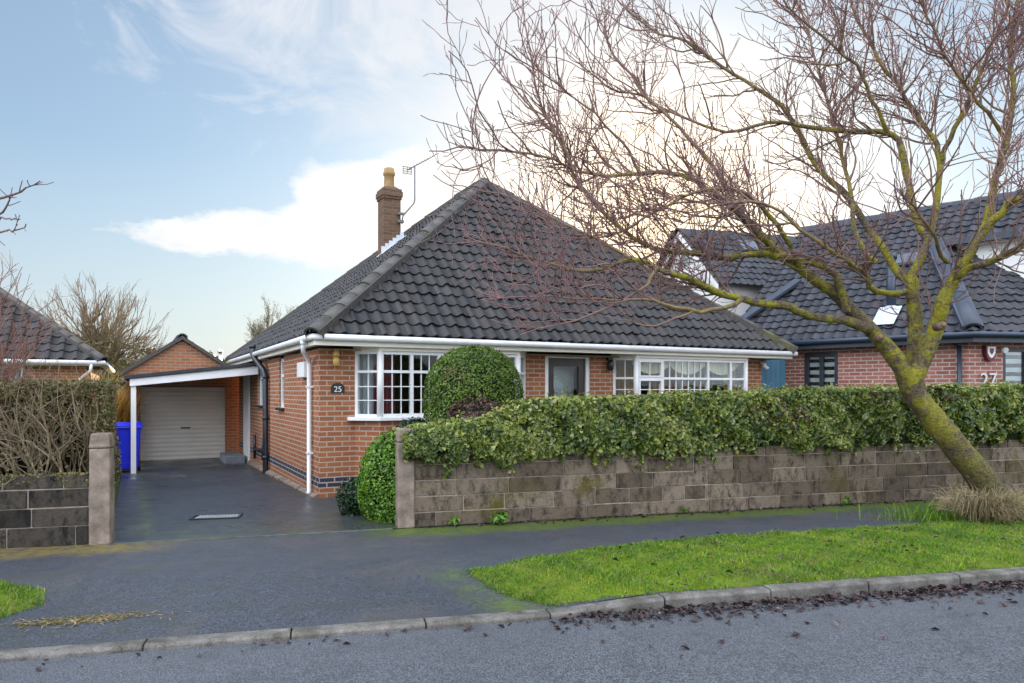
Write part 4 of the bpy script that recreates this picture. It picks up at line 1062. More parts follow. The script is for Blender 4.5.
def spawn(polys, rads, n, lo, hi, length, ang, upb, K, wig, curv, r0, r1, weight=None, avoid=None, outb=None):
    """n children sprouting from the given branches"""
    polys = np.asarray(polys); N, Kp, _ = polys.shape
    w = np.linalg.norm(np.diff(polys, axis=1), axis=2).sum(1)
    if weight is not None: w = w * weight
    pi = rng.choice(N, n, p=w / w.sum()); u = rng.uniform(lo, hi, n) * (Kp - 1); i = np.minimum(u.astype(int), Kp - 2); f = (u - i)[:, None]
    p = polys[pi, i] * (1 - f) + polys[pi, i + 1] * f
    pr = rads[pi, i] * (1 - f[:, 0]) + rads[pi, i + 1] * f[:, 0]
    t = nrm(polys[pi, i + 1] - polys[pi, i])
    rd = rng.normal(0, 1, (n, 3)); rd = nrm(rd - t * np.sum(rd * t, 1, keepdims=True))
    a = rng.uniform(ang[0], ang[1], n)[:, None]
    d = t * np.cos(a) + rd * np.sin(a); d[:, 2] += upb
    if outb is not None: d += outb[1] * nrm((p - np.array(outb[0])) * np.array([1, 1, outb[2]]))
    d = nrm(d)
    L = rng.uniform(length[0], length[1], n)
    out = np.empty((n, K, 3)); out[:, 0] = p
    for k in range(1, K):
        d = d + rng.normal(0, wig, (n, 3)); d[:, 2] += curv; d = nrm(d)
        out[:, k] = out[:, k - 1] + d * (L / (K - 1))[:, None]
    ra = np.minimum(r0 * rng.uniform(.75, 1.2, n), pr * .8)
    tt = np.linspace(0, 1, K)[None, :]
    R_ = ra[:, None] * (1 - tt) + np.minimum(r1, ra)[:, None] * tt
    return out, R_

# --- ivy hedge over the right wall
hd = empty('ivy_hedge', WO, WA, 'long clipped ivy hedge spilling over the top of the brown wall', 'hedge')
def htop(u): return np.interp(u, [.0, .5, 1.0, 1.6, 3, 5, 8, 15], [1.06, 1.14, 1.25, 1.42, 1.47, 1.54, 1.60, 1.66])
def hbot(u): return np.interp(u, [0, 3, 6, 9, 15], [.76, .80, .86, .88, .9]) + .09 * wob(u, u * 0, 2.7) + .08 * wob(u, u * 0, 9.1, 2.) + .05 * wob(u, u * 0, 23, 1.)
def hfront(u, z): return -.10 + .08 * wob(u, z, 2.3) + .065 * wob(u, z * 1.3, 6.3, 1.0)
N1 = 74000
u = rng.uniform(.02, 12.5, N1) ; dens = rng.uniform(0, 1, N1)
zt = htop(u) + .035 * wob(u, u * .3, 5.5, .7); zb_ = hbot(u); f = rng.uniform(0, 1, N1); z = zb_ + (zt - zb_) * f
bulge = .10 * np.sin(np.pi * np.clip(f, 0, 1)) ** .6
y = hfront(u, z) - bulge + np.abs(rng.normal(0, .05, N1))
kf = rng.uniform(0, 1, N1) < np.clip(.85 + .9 * wob(u * 1.0, z * 1.2, 8.7, 3.), .12, 1); u, y, z = u[kf], y[kf], z[kf]; N1 = len(u)
Pf = np.stack([u, y, z], 1); Nf = np.tile(np.array([[0, -1.0, .35]]), (N1, 1))
N2 = 36000
u2 = rng.uniform(.02, 12.5, N2); y2 = rng.uniform(-.16, .95, N2); z2 = htop(u2) + .035 * wob(u2, u2 * .3, 5.5, .7) + .03 * wob(u2, y2, 8, 2) - np.abs(rng.normal(0, .03, N2)) + .02
z2 -= .18 * np.clip((-.02 - y2) / .14, 0, 1) ** 2
Pt = np.stack([u2, y2, z2], 1); Nt = np.tile(np.array([[0, -.35, 1.0]]), (N2, 1))
N3 = 2500; y3 = rng.uniform(-.1, .9, N3); z3 = rng.uniform(.78, 1.1, N3); Pe = np.stack([.05 + np.abs(rng.normal(0, .05, N3)) + .1 * np.clip(z3 - .95, 0, 1), y3, z3], 1); Ne = np.tile(np.array([[-1.0, -.3, .2]]), (N3, 1))
Pp = np.concatenate([Pf, Pt, Pe]); Nn = np.concatenate([Nf, Nt, Ne])
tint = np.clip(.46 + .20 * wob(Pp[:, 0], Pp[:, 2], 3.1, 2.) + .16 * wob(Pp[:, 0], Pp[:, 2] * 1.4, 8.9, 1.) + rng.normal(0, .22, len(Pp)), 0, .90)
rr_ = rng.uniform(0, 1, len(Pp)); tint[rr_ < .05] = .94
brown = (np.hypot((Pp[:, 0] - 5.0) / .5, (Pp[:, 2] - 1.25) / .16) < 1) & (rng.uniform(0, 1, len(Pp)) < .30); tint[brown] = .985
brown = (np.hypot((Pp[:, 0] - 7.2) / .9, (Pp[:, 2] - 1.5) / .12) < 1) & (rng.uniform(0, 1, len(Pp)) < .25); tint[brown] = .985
size = np.where(Pp[:, 0] > 6.0, .070, .054) * rng.uniform(.7, 1.3, len(Pp)); tint = np.where(np.arange(len(Pp)) >= N1, np.clip(tint + .16, 0, .90), tint)  # lighter tint painted on the top and end leaves, imitating light from above
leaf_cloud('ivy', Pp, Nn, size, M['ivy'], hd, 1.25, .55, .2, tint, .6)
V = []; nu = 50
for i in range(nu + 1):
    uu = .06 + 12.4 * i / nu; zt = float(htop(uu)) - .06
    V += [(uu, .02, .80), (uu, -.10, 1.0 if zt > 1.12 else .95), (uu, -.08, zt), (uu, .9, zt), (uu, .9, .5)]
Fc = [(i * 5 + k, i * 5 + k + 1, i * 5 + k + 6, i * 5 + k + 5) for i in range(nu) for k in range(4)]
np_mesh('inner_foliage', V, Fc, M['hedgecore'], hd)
hu = rng.uniform(.3, 12, 90); hz_ = np.interp(hu, [0, 3, 6, 9, 15], [.76, .80, .86, .88, .9]) + .05; hl = rng.uniform(.05, .26, 90)
hs = np.stack([np.stack([hu, np.full(90, -.07), hz_], 1), np.stack([hu + rng.normal(0, .03, 90), np.full(90, -.05), hz_ - hl * .5], 1), np.stack([hu + rng.normal(0, .05, 90), np.full(90, -.025), hz_ - hl], 1)], 1)
kk = rng.randint(0, 90, 1100); ff = rng.uniform(0, 1, (1100, 1)); hp = hs[kk, 0] * (1 - ff) + hs[kk, 2] * ff + rng.normal(0, .02, (1100, 3)) * [1, .4, 1]
leaf_cloud('trailing_ivy', hp, np.tile([[0, -1., .3]], (1100, 1)), np.full(1100, .055), M['ivy'], hd, 1.2, .4, .2, np.clip(rng.normal(.55, .22, 1100), 0, .9), .8)['kind'] = 'stuff'
# upright young shoots above the hedge
pu = rng.uniform(.6, 12, 240); base = np.stack([pu, rng.uniform(-.08, .7, 240), htop(pu) - .03], 1)
seg = np.stack([base, base + np.stack([rng.normal(0, .02, 240), rng.normal(0, .02, 240), rng.uniform(.05, .13, 240)], 1)], 1)
tube_obj('shoot', [(seg, np.full((240, 2), .003), 3)], M['twigbark'], hd)['kind'] = 'stuff'
leaf_cloud('shoot_leaf', np.repeat(seg[:, 1], 4, 0) + rng.normal(0, .025, (960, 3)), np.tile([[0, -.5, 1.]], (960, 1)), np.full(960, .04), M['ivy'], hd, 1.6, .8, .2, np.clip(rng.normal(.72, .1, 960), 0, .9))['kind'] = 'stuff'

def dome_shrub(name, loc, prof, n, leaf, mat, label, cat, lump=.05, squash=1.0, tintf=None, rz=0, elong=1.4, seed=0, group=None):
    """clipped shrub: prof = list of (radius, z); leaves over its lumpy surface"""
    o = empty(name, loc, rz, label, cat, group)
    pr = np.array(prof); seg = np.hypot(np.diff(pr[:, 0]), np.diff(pr[:, 1])) * (.5 * (pr[1:, 0] + pr[:-1, 0]) + .03)
    k = rng.choice(len(seg), n, p=seg / seg.sum()); f = rng.uniform(0, 1, n)
    r = pr[k, 0] * (1 - f) + pr[k + 1, 0] * f; z = pr[k, 1] * (1 - f) + pr[k + 1, 1] * f
    th = rng.uniform(0, 2 * np.pi, n)
    nr_ = pr[k + 1, 1] - pr[k, 1]; nz_ = -(pr[k + 1, 0] - pr[k, 0])
    l = np.hypot(nr_, nz_) + 1e-9
    lm = lump * (wob(th * 1.3, z * 1.0, 3.0, seed) + .7 * wob(th * 2, z * 2, 6.7, seed + 1)) - np.abs(rng.normal(0, .035, n)) + .015
    rr2 = np.maximum(0, r + lm * nr_ / l); zz = z + lm * nz_ / l
    P = np.stack([rr2 * np.cos(th), squash * rr2 * np.sin(th), zz], 1)
    N = np.stack([nr_ / l * np.cos(th), nr_ / l * np.sin(th), nz_ / l + .25], 1)
    t = np.clip(rng.normal(.45, .2, n) + .15 * wob(th * 2, z * 3, 2.3, seed), 0, .92) if tintf is None else tintf(P)
    leaf_cloud('foliage', P, N, np.full(n, leaf), mat, o, elong, .55, .2, t)
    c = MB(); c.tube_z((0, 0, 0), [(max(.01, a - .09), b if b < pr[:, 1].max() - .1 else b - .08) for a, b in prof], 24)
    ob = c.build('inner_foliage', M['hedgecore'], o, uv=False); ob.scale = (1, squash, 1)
    return o
def topi_t(P):
    t = np.clip(rng.normal(.48, .17, len(P)) + .14 * wob(P[:, 0] * 3, P[:, 2] * 3, 2.0), 0, .9)
    m_ = (np.hypot((P[:, 0] + .22) / .16, (P[:, 2] - 1.78) / .12) < 1) & (P[:, 1] < 0) & (rng.uniform(0, 1, len(P)) < .35); t[m_] = 1.0
    return t
dome_shrub('topiary_shrub', P3(474, 391, 9.75) * 1 - Vector((0, 0, CH)), [(.50, .2), (.60, .8), (.645, 1.2), (.645, 1.55), (.60, 1.80), (.49, 1.98), (.34, 2.09), (.17, 2.145), (.01, 2.16)], 30000, .030, M['topiary'], 'tall rounded clipped green shrub in front of the left bay window', 'shrub', .028, 1.0, topi_t, elong=1.6)
dome_shrub('spreading_shrub', (-1.44, 8.92, 0), [(.32, .0), (.42, .22), (.44, .50), (.40, .74), (.29, .92), (.14, 1.03), (.01, 1.07)], 11000, .034, M['brightshrub'], 'bright yellow-green shrub beside the concrete gatepost', 'shrub', .05, 1.0, None, seed=3)
dome_shrub('dark_shrub', (-1.25, 9.45, 0), [(.30, .0), (.36, .5), (.36, .85), (.29, 1.06), (.15, 1.17), (.01, 1.20)], 7000, .034, M['darkshrub'], 'dark green rounded shrub behind the bright yellow-green one', 'shrub', .04, seed=5)
dome_shrub('low_plant', (-2.02, 9.22, 0), [(.10, .0), (.17, .12), (.18, .26), (.12, .38), (.01, .43)], 1800, .05, M['darkshrub'], 'small dark leafy plant at the foot of the front house corner', 'plant', .05, seed=8, elong=2.2)
ds = dome_shrub('dried_shrub', Wf(1.05, .55), [(.30, .95), (.38, 1.15), (.35, 1.32), (.2, 1.43), (.01, 1.47)], 2600, .04, M['deadleaf'], 'wilted reddish brown foliage poking out of the hedge below the rounded shrub', 'shrub', .08, .8, lambda P: rng.uniform(0, .8, len(P)), rz=WA, seed=6)

# --- brown privet hedge on the left: front bank behind the wall, and a wing along the drive
ph = empty('privet_hedge', Wf(-3.07, 0), WA, 'tall brown twiggy hedge with green top behind the blackened wall', 'hedge')
def pf(n, u0, u1, y0, y1, z0, z1, face):
    u = rng.uniform(u0, u1, n); f = rng.uniform(0, 1, n)
    if face == 'front':
        z = z0 + (z1 - z0) * f ** .45; y = y0 + .10 * wob(u, z, 3.1) + np.abs(rng.normal(0, .12, n)); N = np.tile([[0, -1., .3]], (n, 1))
    elif face == 'top':
        z = z1 + .05 * wob(u, u, 3.) - np.abs(rng.normal(0, .06, n)); y = rng.uniform(y0, y1, n); N = np.tile([[0, -.2, 1.]], (n, 1))
    else:
        z = z0 + (z1 - z0) * f; y = rng.uniform(y0, y1, n); u = u1 + .05 * wob(y, z, 3.) - np.abs(rng.normal(0, .07, n)); N = np.tile([[1., -.2, .3]], (n, 1))
    return np.stack([u, y, z], 1), N
hz1 = 1.66
sets = [pf(7000, -5.5, -.02, .28, 1.3, .75, hz1, 'front'), pf(11000, -5.5, .0, .25, 1.3, .9, hz1, 'top'), pf(6500, -1, -.10, .25, 1.3, .5, hz1, 'side')]
# keep the lower front bare: fewer leaves low down
Pp = np.concatenate([s[0] for s in sets]); Nn = np.concatenate([s[1] for s in sets])
# a wing running back along the drive (house direction)
wn = 15000; t_ = rng.uniform(0, 6.5, wn); f_ = rng.uniform(0, 1, wn); topm = rng.uniform(0, 1, wn) < .3
a_ = HA - WA
loc = np.where(topm, rng.uniform(-.9, 0, wn), -np.abs(rng.normal(0, .06, wn)))
zz = np.where(topm, 1.70 - np.abs(rng.normal(0, .05, wn)), .1 + 1.6 * f_)
bx = -.20 + .04 * wob(t_, zz, 3.) + loc; by = 1.1 + t_
# rotate from house frame into wall frame about (0, 1.1)
X = math.cos(a_) * bx - math.sin(a_) * (by - 1.1); Y = 1.1 + math.sin(a_) * bx + math.cos(a_) * (by - 1.1)
Pw = np.stack([X, Y, zz], 1); Nw = np.where(topm[:, None], [[0, 0, 1.]], [[math.cos(a_), math.sin(a_) - .3, .25]])
Pp = np.concatenate([Pp, Pw]); Nn = np.concatenate([Nn, Nw])
tt = np.clip(rng.normal(.5, .22, len(Pp)) + .12 * wob(Pp[:, 0], Pp[:, 2], 3.), 0, .93); tt[rng.uniform(0, 1, len(Pp)) < .16] = 1
leaf_cloud('foliage', Pp, Nn, np.full(len(Pp), .038), M['privet'], ph, 1.7, .6, .2, tt)
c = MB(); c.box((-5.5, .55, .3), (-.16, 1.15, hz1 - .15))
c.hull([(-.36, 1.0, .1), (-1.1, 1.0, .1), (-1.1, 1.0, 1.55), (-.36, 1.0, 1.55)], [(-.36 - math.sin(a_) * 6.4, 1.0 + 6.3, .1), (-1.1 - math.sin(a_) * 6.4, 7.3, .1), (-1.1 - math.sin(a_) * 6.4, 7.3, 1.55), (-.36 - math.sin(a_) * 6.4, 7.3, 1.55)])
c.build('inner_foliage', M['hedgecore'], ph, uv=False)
# bare stems on the road side
n = 300
b0 = np.stack([rng.uniform(-5.3, -.08, n), rng.uniform(.18, .5, n), rng.uniform(.5, .75, n)], 1)
seed_poly = np.stack([b0, b0 + np.stack([rng.normal(0, .03, n), rng.normal(0, .03, n), np.full(n, .1)], 1)], 1)
s1, r1_ = spawn(seed_poly, np.full((n, 2), .016), n, 0, .2, (.6, 1.1), (0, .45), .4, 7, .16, .02, .013, .005)
s2, r2_ = spawn(s1, r1_, 1500, .15, .95, (.2, .55), (.4, 1.1), .25, 5, .2, .03, .007, .003)
s3, r3_ = spawn(s2, r2_, 2000, .2, 1, (.1, .3), (.4, 1.1), .2, 4, .2, .03, .004, .002)
def inn(P_, R_): k = P_[:, :, 0].max(1) < -.02; return P_[k], R_[k]
s1, r1_ = inn(s1, r1_); s2, r2_ = inn(s2, r2_); s3, r3_ = inn(s3, r3_)
tube_obj('stems', [(s1, r1_, 6), (s2, r2_, 4), (s3, r3_, 3)], M['twigbark'], ph)

# bare reddish shrub rising above the left hedge
bs = empty('bare_shrub', Wf(-4.35, .75), WA, 'leafless reddish shrub rising out of the left hedge', 'shrub')
n = 16
b0 = np.stack([rng.normal(0, .22, n), rng.normal(0, .15, n), np.full(n, .1)], 1); d0v = nrm(np.stack([rng.normal(.05, .22, n), rng.normal(0, .16, n), np.ones(n)], 1))
seed_poly = np.stack([b0, b0 + d0v * .2], 1)
s1, r1_ = spawn(seed_poly, np.full((n, 2), .02), 26, 0, .3, (1.5, 2.35), (0, .2), .2, 9, .08, .02, .016, .005)
s2, r2_ = spawn(s1, r1_, 260, .35, 1, (.3, .8), (.3, .9), .25, 6, .12, .04, .007, .003)
s3, r3_ = spawn(s2, r2_, 900, .15, 1, (.12, .35), (.4, 1.0), .2, 4, .15, .03, .004, .0022)
tube_obj('stems', [(s1, r1_, 6), (s2, r2_, 4)], M['redtwig'], bs); tube_obj('twigs', [(s3, r3_, 3)], M['redtwig'], bs)

# golden reeds behind the bin
rd_ = empty('reed_clump', (-9.30, 16.7, -.1), 0, 'tall golden dry reeds between the left hedge and the carport', 'reeds')
n = 2600; px_ = np.stack([rng.uniform(-.6, .32, n), rng.uniform(-.5, .5, n), np.zeros(n)], 1)
blades('stalk', px_, None, n, 1.0, 2.35, .012, M['reed'], lean=.12, parent=rd_, tint=rng.uniform(0, 1, n))

# --- grass tufts, weeds, dry stems around the street tree
gt = empty('dry_grass_tuft', P3(985, 535, 8.6) - Vector((0, 0, P3(985, 535, 8.6).z - .02)), 0, 'arching tuft of straw coloured dead grass at the foot of the leaning tree', 'grass tuft')
n = 1500; ang = rng.uniform(0, 2 * np.pi, n); rad = np.abs(rng.normal(0, .10, n))
base = np.stack([rad * np.cos(ang) + rng.choice([-.12, .12, .0], n), rad * np.sin(ang), np.zeros(n)], 1)
ht = rng.uniform(.2, .48, n); out = rng.uniform(.10, .46, n)
K = 6; polys = np.empty((n, K, 3))
for k in range(K):
    q = k / (K - 1); polys[:, k] = base + np.stack([np.cos(ang) * out * q ** 1.6, np.sin(ang) * out * q ** 1.6, ht * (1.7 * q - 1.25 * q * q * rng.uniform(.6, 1.2, n))], 1)
V, Fc, rv = tubes(polys, np.tile(np.array([.0045, .0045, .004, .0035, .003, .0015]), (n, 1)), 3)
np_mesh('blade', V, Fc, M['drygrass'], gt, fattr=np.repeat(rng.uniform(0, 1, n), (K - 1) * 3))['kind'] = 'stuff'
gt2 = empty('long_grass_tuft', (5.35, 8.75, .02), 0, 'long fine green grass growing at the verge edge left of the dry tuft', 'grass tuft')
n = 1500
blades('blade', np.stack([rng.normal(0, .42, n), rng.normal(0, .14, n) , np.zeros(n)], 1), None, n, .08, .26, .003, M['grass'], lean=.5, parent=gt2, tint=np.clip(rng.normal(.4, .25, n), 0, 1))
dst = empty('dry_stem_clump', (7.35, 9.75, .02), 0, 'thin orange-brown dead stems standing behind the leaning tree trunk', 'dead stems')
n = 26; b0 = np.stack([rng.normal(0, .22, n), rng.normal(0, .12, n), np.zeros(n)], 1); sp_ = np.stack([b0, b0 + [[0, 0, .1]]], 1)
s1, r1_ = spawn(sp_, np.full((n, 2), .01), 34, 0, .2, (.6, 1.25), (0, .25), .3, 6, .07, 0, .008, .003)
s2, r2_ = spawn(s1, r1_, 70, .3, 1, (.15, .4), (.3, .8), .3, 4, .1, 0, .004, .002)
tube_obj('stems', [(s1, r1_, 5), (s2, r2_, 3)], M['twigbark'], dst)
gt3 = empty('mossy_grass_tuft', (7.15, 9.55, .0), 0, 'yellow-green mossy grass clump at the right foot of the leaning tree', 'grass tuft')
n = 1600; blades('blade', np.stack([rng.normal(0, .25, n), rng.normal(0, .2, n), np.zeros(n)], 1), None, n, .08, .28, .004, M['grass'], lean=.45, parent=gt3, tint=np.clip(rng.normal(.72, .15, n), 0, 1))

def weed(u, v, s, label, tint0):
    o = empty('weed', Wf(u, v), rng.uniform(0, 6), label, 'weed', 'weeds along the foot of the brown wall')
    n = int(38 * s); ang = rng.uniform(0, 2 * np.pi, n); rr = np.abs(rng.normal(0, .055 * s, n))
    P = np.stack([rr * np.cos(ang), rr * np.sin(ang), .02 + np.abs(rng.normal(.05, .03, n)) * s], 1)
    leaf_cloud('leaf', P, np.stack([np.cos(ang) * .6, np.sin(ang) * .6, np.ones(n)], 1), np.full(n, .07 * s), M['brightshrub'], o, 2.0, .4, .2, np.clip(rng.normal(tint0, .12, n), 0, 1))['kind'] = 'stuff'
weed(1.15, -.10, 1.25, 'largest green leafy weed at the wall foot near the left gatepost', .35)
weed(.62, -.06, .8, 'small pale weed at the wall foot between the gatepost and the largest weed', .5)
weed(3.6, -.07, .75, 'tiny weed at the wall foot below the middle of the ivy hedge', .3)
weed(6.1, -.10, .9, 'low weed at the wall foot not far left of the leaning tree', .3)

# --- fallen leaves
n = 4200
a = 0.2 + 13.3 * rng.uniform(0, 1, n) ** .85; b = -np.abs(rng.normal(0, .11, n)) - .01
b = np.where(rng.uniform(0, 1, n) < .05, -rng.uniform(0, 1.0, n), b)
P1 = np.array([Kf(x, y, -.092 + rng.uniform(0, .03) * max(0, 1 + y * 4)) for x, y in zip(a, b)])
n2 = 60; a = rng.uniform(-6, 0.3, n2); b = -np.abs(rng.normal(0, .12, n2)); P2 = np.array([Kf(x, y, -.092) for x, y in zip(a, b)])
n3 = 700; xx = rng.uniform(.2, 9, n3); yy = rng.uniform(5.6, 10.5, n3); ok = in_poly(xx, yy, [tuple(p[:2]) for p in VP_R]); xx, yy = xx[ok], yy[ok]
P3_ = np.stack([xx, yy, hzR(xx, yy) + .035], 1)
n4 = 260; uu = rng.uniform(.3, 9, n4); vv = -np.abs(rng.normal(.05, .10, n4)); P4 = np.array([Wf(x, y, .008) for x, y in zip(uu, vv)])
n5 = 34; P5 = np.array([Kf(rng.uniform(-5, 5), rng.uniform(.3, 2.6), .004) for _ in range(n5)])
P = np.concatenate([P1, P2, P3_, P4]); 
tag(leaf_cloud('fallen_leaves', P, np.tile([[0, 0, 1.]], (len(P), 1)), rng.uniform(.028, .062, len(P)), M['litter'], None, 1.5, .35, .35, np.clip(rng.beta(1.5, 2.6, len(P)), 0, 1)), kind='stuff')

n = 420; sx_ = rng.normal(0, .22, n); sy_2 = rng.normal(0, .05, n) + .22 * sx_; q = np.array([(-3.05 + a, 5.12 + b) for a, b in zip(sx_, sy_2)])
ck, sk_ = math.cos(KA), math.sin(KA); zz = np.array([pave_z((x - KO.x) * ck + (y - KO.y) * sk_, -(x - KO.x) * sk_ + (y - KO.y) * ck) for x, y in q])
tag(leaf_cloud('straw_debris', np.column_stack([q, zz + .006]), np.tile([[0, 0, 1.]], (n, 1)), np.full(n, .07), M['drygrass'], None, 9, .15, .2, np.clip(rng.normal(.35, .2, n), 0, 1)), kind='stuff')
# ------------------------------------------------------------------ the leaning street tree (bare cherry)
D0 = 9.3
LW_ = .71
def limb(px, dep=None):
    """px: list of (x, y, width_px) traced; dep: depth at each point"""
    pts, rad = [], []
    n = len(px)
    for i, (x, y, w) in enumerate(px):
        d = np.interp(i / (n - 1), np.linspace(0, 1, len(dep)), dep)
        pts.append(P3(x, y, d)); rad.append(w * .5 * LW_ * (1 - .22 * min(1, max(0, (w - 6) / 10))) * d / F)
    return pts, rad
limbs = []
def L_(px, dep, K=18, noise=.012): q, r = resample(*limb(px, dep), K, noise); limbs.append((q, r)); return q
trunk = [((1014, 522, 52), 9.3), ((990, 490, 46), 9.3), ((962, 455, 45), 9.3), ((934, 420, 43), 9.3), ((914, 395, 36), 9.3), ((902, 378, 22), 9.3), ((896, 368, 6), 9.3)]
trunk_p, trunk_r = resample(*limb([t[0] for t in trunk], [9.3, 9.3]), 22, .006)
A1 = L_([(922, 408, 30), (908, 382, 34), (890, 352, 30), (873, 332, 27), (850, 311, 24), (832, 292, 20), (801, 271, 17), (763, 237, 15), (748, 221, 14), (731, 207, 12), (710, 192, 9), (684, 176, 7), (640, 173, 5.5), (609, 176, 4.5), (574, 171, 4), (543, 156, 3.4), (486, 149, 2.8), (460, 147, 2.2), (429, 151, 1.5)], [9.3, 9.0, 8.6], 40)
A2 = L_([(868, 328, 20), (843, 321, 16), (812, 317, 14), (782, 306, 13), (742, 299, 12), (716, 292, 11), (693, 280, 10), (657, 268, 8), (631, 259, 7), (596, 272, 5.5), (552, 264, 4.4), (508, 250, 3.2), (464, 235, 2)], [9.1, 8.2, 7.9], 30)
A3 = L_([(846, 312, 17), (841, 287, 14), (835, 273, 13), (808, 262, 11), (778, 256, 10.5), (763, 253, 10), (733, 258, 9.5), (707, 254, 9), (678, 252, 8), (657, 250, 7), (631, 237, 6), (596, 206, 5), (574, 176, 4.5), (565, 149, 3.8), (539, 105, 3), (530, 53, 2.2), (523, 7, 1.4)], [9.05, 8.9, 9.2], 36)
B0 = L_([(925, 410, 26), (917, 388, 31), (914, 366, 29), (915, 332, 26), (913, 294, 24), (909, 276, 20)], [9.35, 9.5], 12)
B1 = L_([(911, 284, 17), (896, 268, 14), (869, 228, 11), (843, 193, 9.5), (817, 167, 8), (792, 119, 6.5), (764, 92, 5.5), (724, 68, 4.6), (684, 40, 3.6), (653, 31, 3), (618, 0, 2), (600, -22, 1.5)], [9.5, 10.3, 11.0], 30)
B2 = L_([(910, 278, 16), (926, 246, 13), (918, 220, 11.5), (909, 189, 11), (902, 149, 10), (887, 132, 8.5), (852, 132, 7.5), (808, 127, 6), (770, 122, 5), (724, 132, 4.2), (666, 110, 3.2), (640, 95, 2.8), (609, 88, 2.2), (578, 62, 1.4)], [9.5, 9.9, 9.6], 34)
B3 = L_([(925, 250, 12), (937, 202, 10), (940, 154, 8.5), (931, 136, 7.5), (909, 105, 6), (883, 66, 5), (861, 26, 4), (845, -15, 3), (835, -60, 2)], [9.6, 10.2, 10.6], 24)
B4 = L_([(938, 180, 8), (948, 140, 7), (962, 114, 6.5), (979, 79, 5.5), (992, 44, 4.5), (1006, 13, 3.6), (1015, -40, 2.4)], [9.9, 9.3], 18)
C0 = L_([(924, 412, 24), (914, 388, 32), (921, 362, 30), (938, 328, 26), (942, 306, 25), (953, 279, 22), (965, 260, 19)], [9.25, 8.9], 14)
C1 = L_([(960, 268, 17), (984, 233, 14), (1006, 207, 12), (1024, 195, 11), (1052, 170, 8), (1085, 120, 5), (1100, 60, 3)], [8.9, 8.2], 18)
C2 = L_([(966, 258, 14), (984, 228, 12), (992, 189, 11), (1006, 141, 9), (1012, 88, 7.5), (1010, 48, 6), (1018, 0, 4.6), (1030, -60, 3)], [8.9, 9.6], 20)
C3 = L_([(956, 276, 14), (975, 266, 12), (999, 258, 11), (1024, 245, 10), (1060, 222, 7), (1100, 180, 4)], [8.9, 8.0], 16)
E1 = L_([(905, 292, 11), (885, 294, 9), (871, 288, 8), (866, 277, 7), (850, 262, 6), (815, 240, 5), (770, 205, 4), (720, 205, 3), (680, 225, 2)], [9.4, 8.4, 8.0], 22)
E2 = L_([(801, 271, 8), (790, 245, 7.5), (770, 215, 6.5), (745, 195, 5.5), (700, 190, 4.5), (650, 215, 3.5), (610, 235, 2.5), (560, 238, 1.6)], [8.95, 8.0], 22)
E3 = L_([(877, 262, 8), (858, 243, 7), (851, 200, 6), (842, 160, 5), (830, 110, 4), (815, 60, 3), (806, 10, 2), (800, -40, 1.5)], [9.4, 10.4], 20)
E4 = L_([(731, 207, 8), (722, 180, 7), (700, 150, 5.5), (672, 120, 4.2), (640, 90, 3.2), (612, 50, 2.3), (600, 20, 1.5)], [8.9, 9.6], 18)
E5 = L_([(742, 299, 7), (715, 312, 6), (680, 308, 5), (640, 300, 4), (590, 300, 3), (530, 296, 2.2), (480, 300, 1.4)], [8.1, 7.4], 18)
E6 = L_([(631, 259, 5), (600, 240, 4), (560, 222, 3), (520, 200, 2.4), (480, 190, 1.8), (450, 185, 1.2)], [7.9, 8.6], 14)
E7 = L_([(947, 262, 6), (935, 240, 5), (920, 215, 4), (900, 190, 3)], [8.9, 8.0], 10)
E8 = L_([(887, 132, 6), (870, 95, 5), (850, 60, 4), (800, 20, 3), (770, -20, 2)], [9.7, 8.8], 14)
E9 = L_([(640, 173, 4.5), (620, 140, 3.6), (590, 110, 2.8), (545, 75, 2), (505, 50, 1.3)], [8.7, 8.1], 14)
E10 = L_([(574, 171, 3.6), (555, 128, 3), (520, 96, 2.3), (490, 62, 1.3)], [8.6, 8.8], 12)
E11 = L_([(657, 268, 5), (640, 290, 4), (600, 312, 3), (555, 325, 2), (520, 335, 1.4)], [7.95, 7.3], 12)
E12 = L_([(1006, 141, 6), (985, 110, 5), (955, 70, 4), (930, 20, 3), (915, -30, 2)], [9.4, 8.6], 14)

def pack(lst, K):
    P, Rr = [], []
    for q, r in lst:
        tt = np.linspace(0, len(q) - 1, K); i = np.minimum(tt.astype(int), len(q) - 2); f = (tt - i)
        P.append(q[i] * (1 - f[:, None]) + q[i + 1] * f[:, None]); Rr.append(r[i] * (1 - f) + r[i + 1] * f)
    return np.array(P), np.array(Rr)
tree = empty('cherry_tree', P3(1000, 391, D0) - Vector((0, 0, CH)), 0, 'leaning bare cherry tree with mossy trunk on the grass verge', 'tree')
off = np.array(tree.location)
tp = trunk_p.copy(); tp[0, 2] = min(tp[0, 2], -.05)
flare = trunk_r * (1 + .6 * np.exp(-np.arange(len(trunk_r)) / 1.8))
tr_o = tube_obj('trunk', [((tp - off)[None], flare[None], 22)], M['cherry'], tree)
LP, LR = pack(limbs, 40)
nzr = 1 + .06 * np.sin(np.linspace(0, 30, 40))[None] * rng.uniform(.3, 1, (len(LR), 1))
lb = tube_obj('limb', [(LP - off, LR * nzr, 12)], M['cherry'], tree); lb['kind'] = 'stuff'
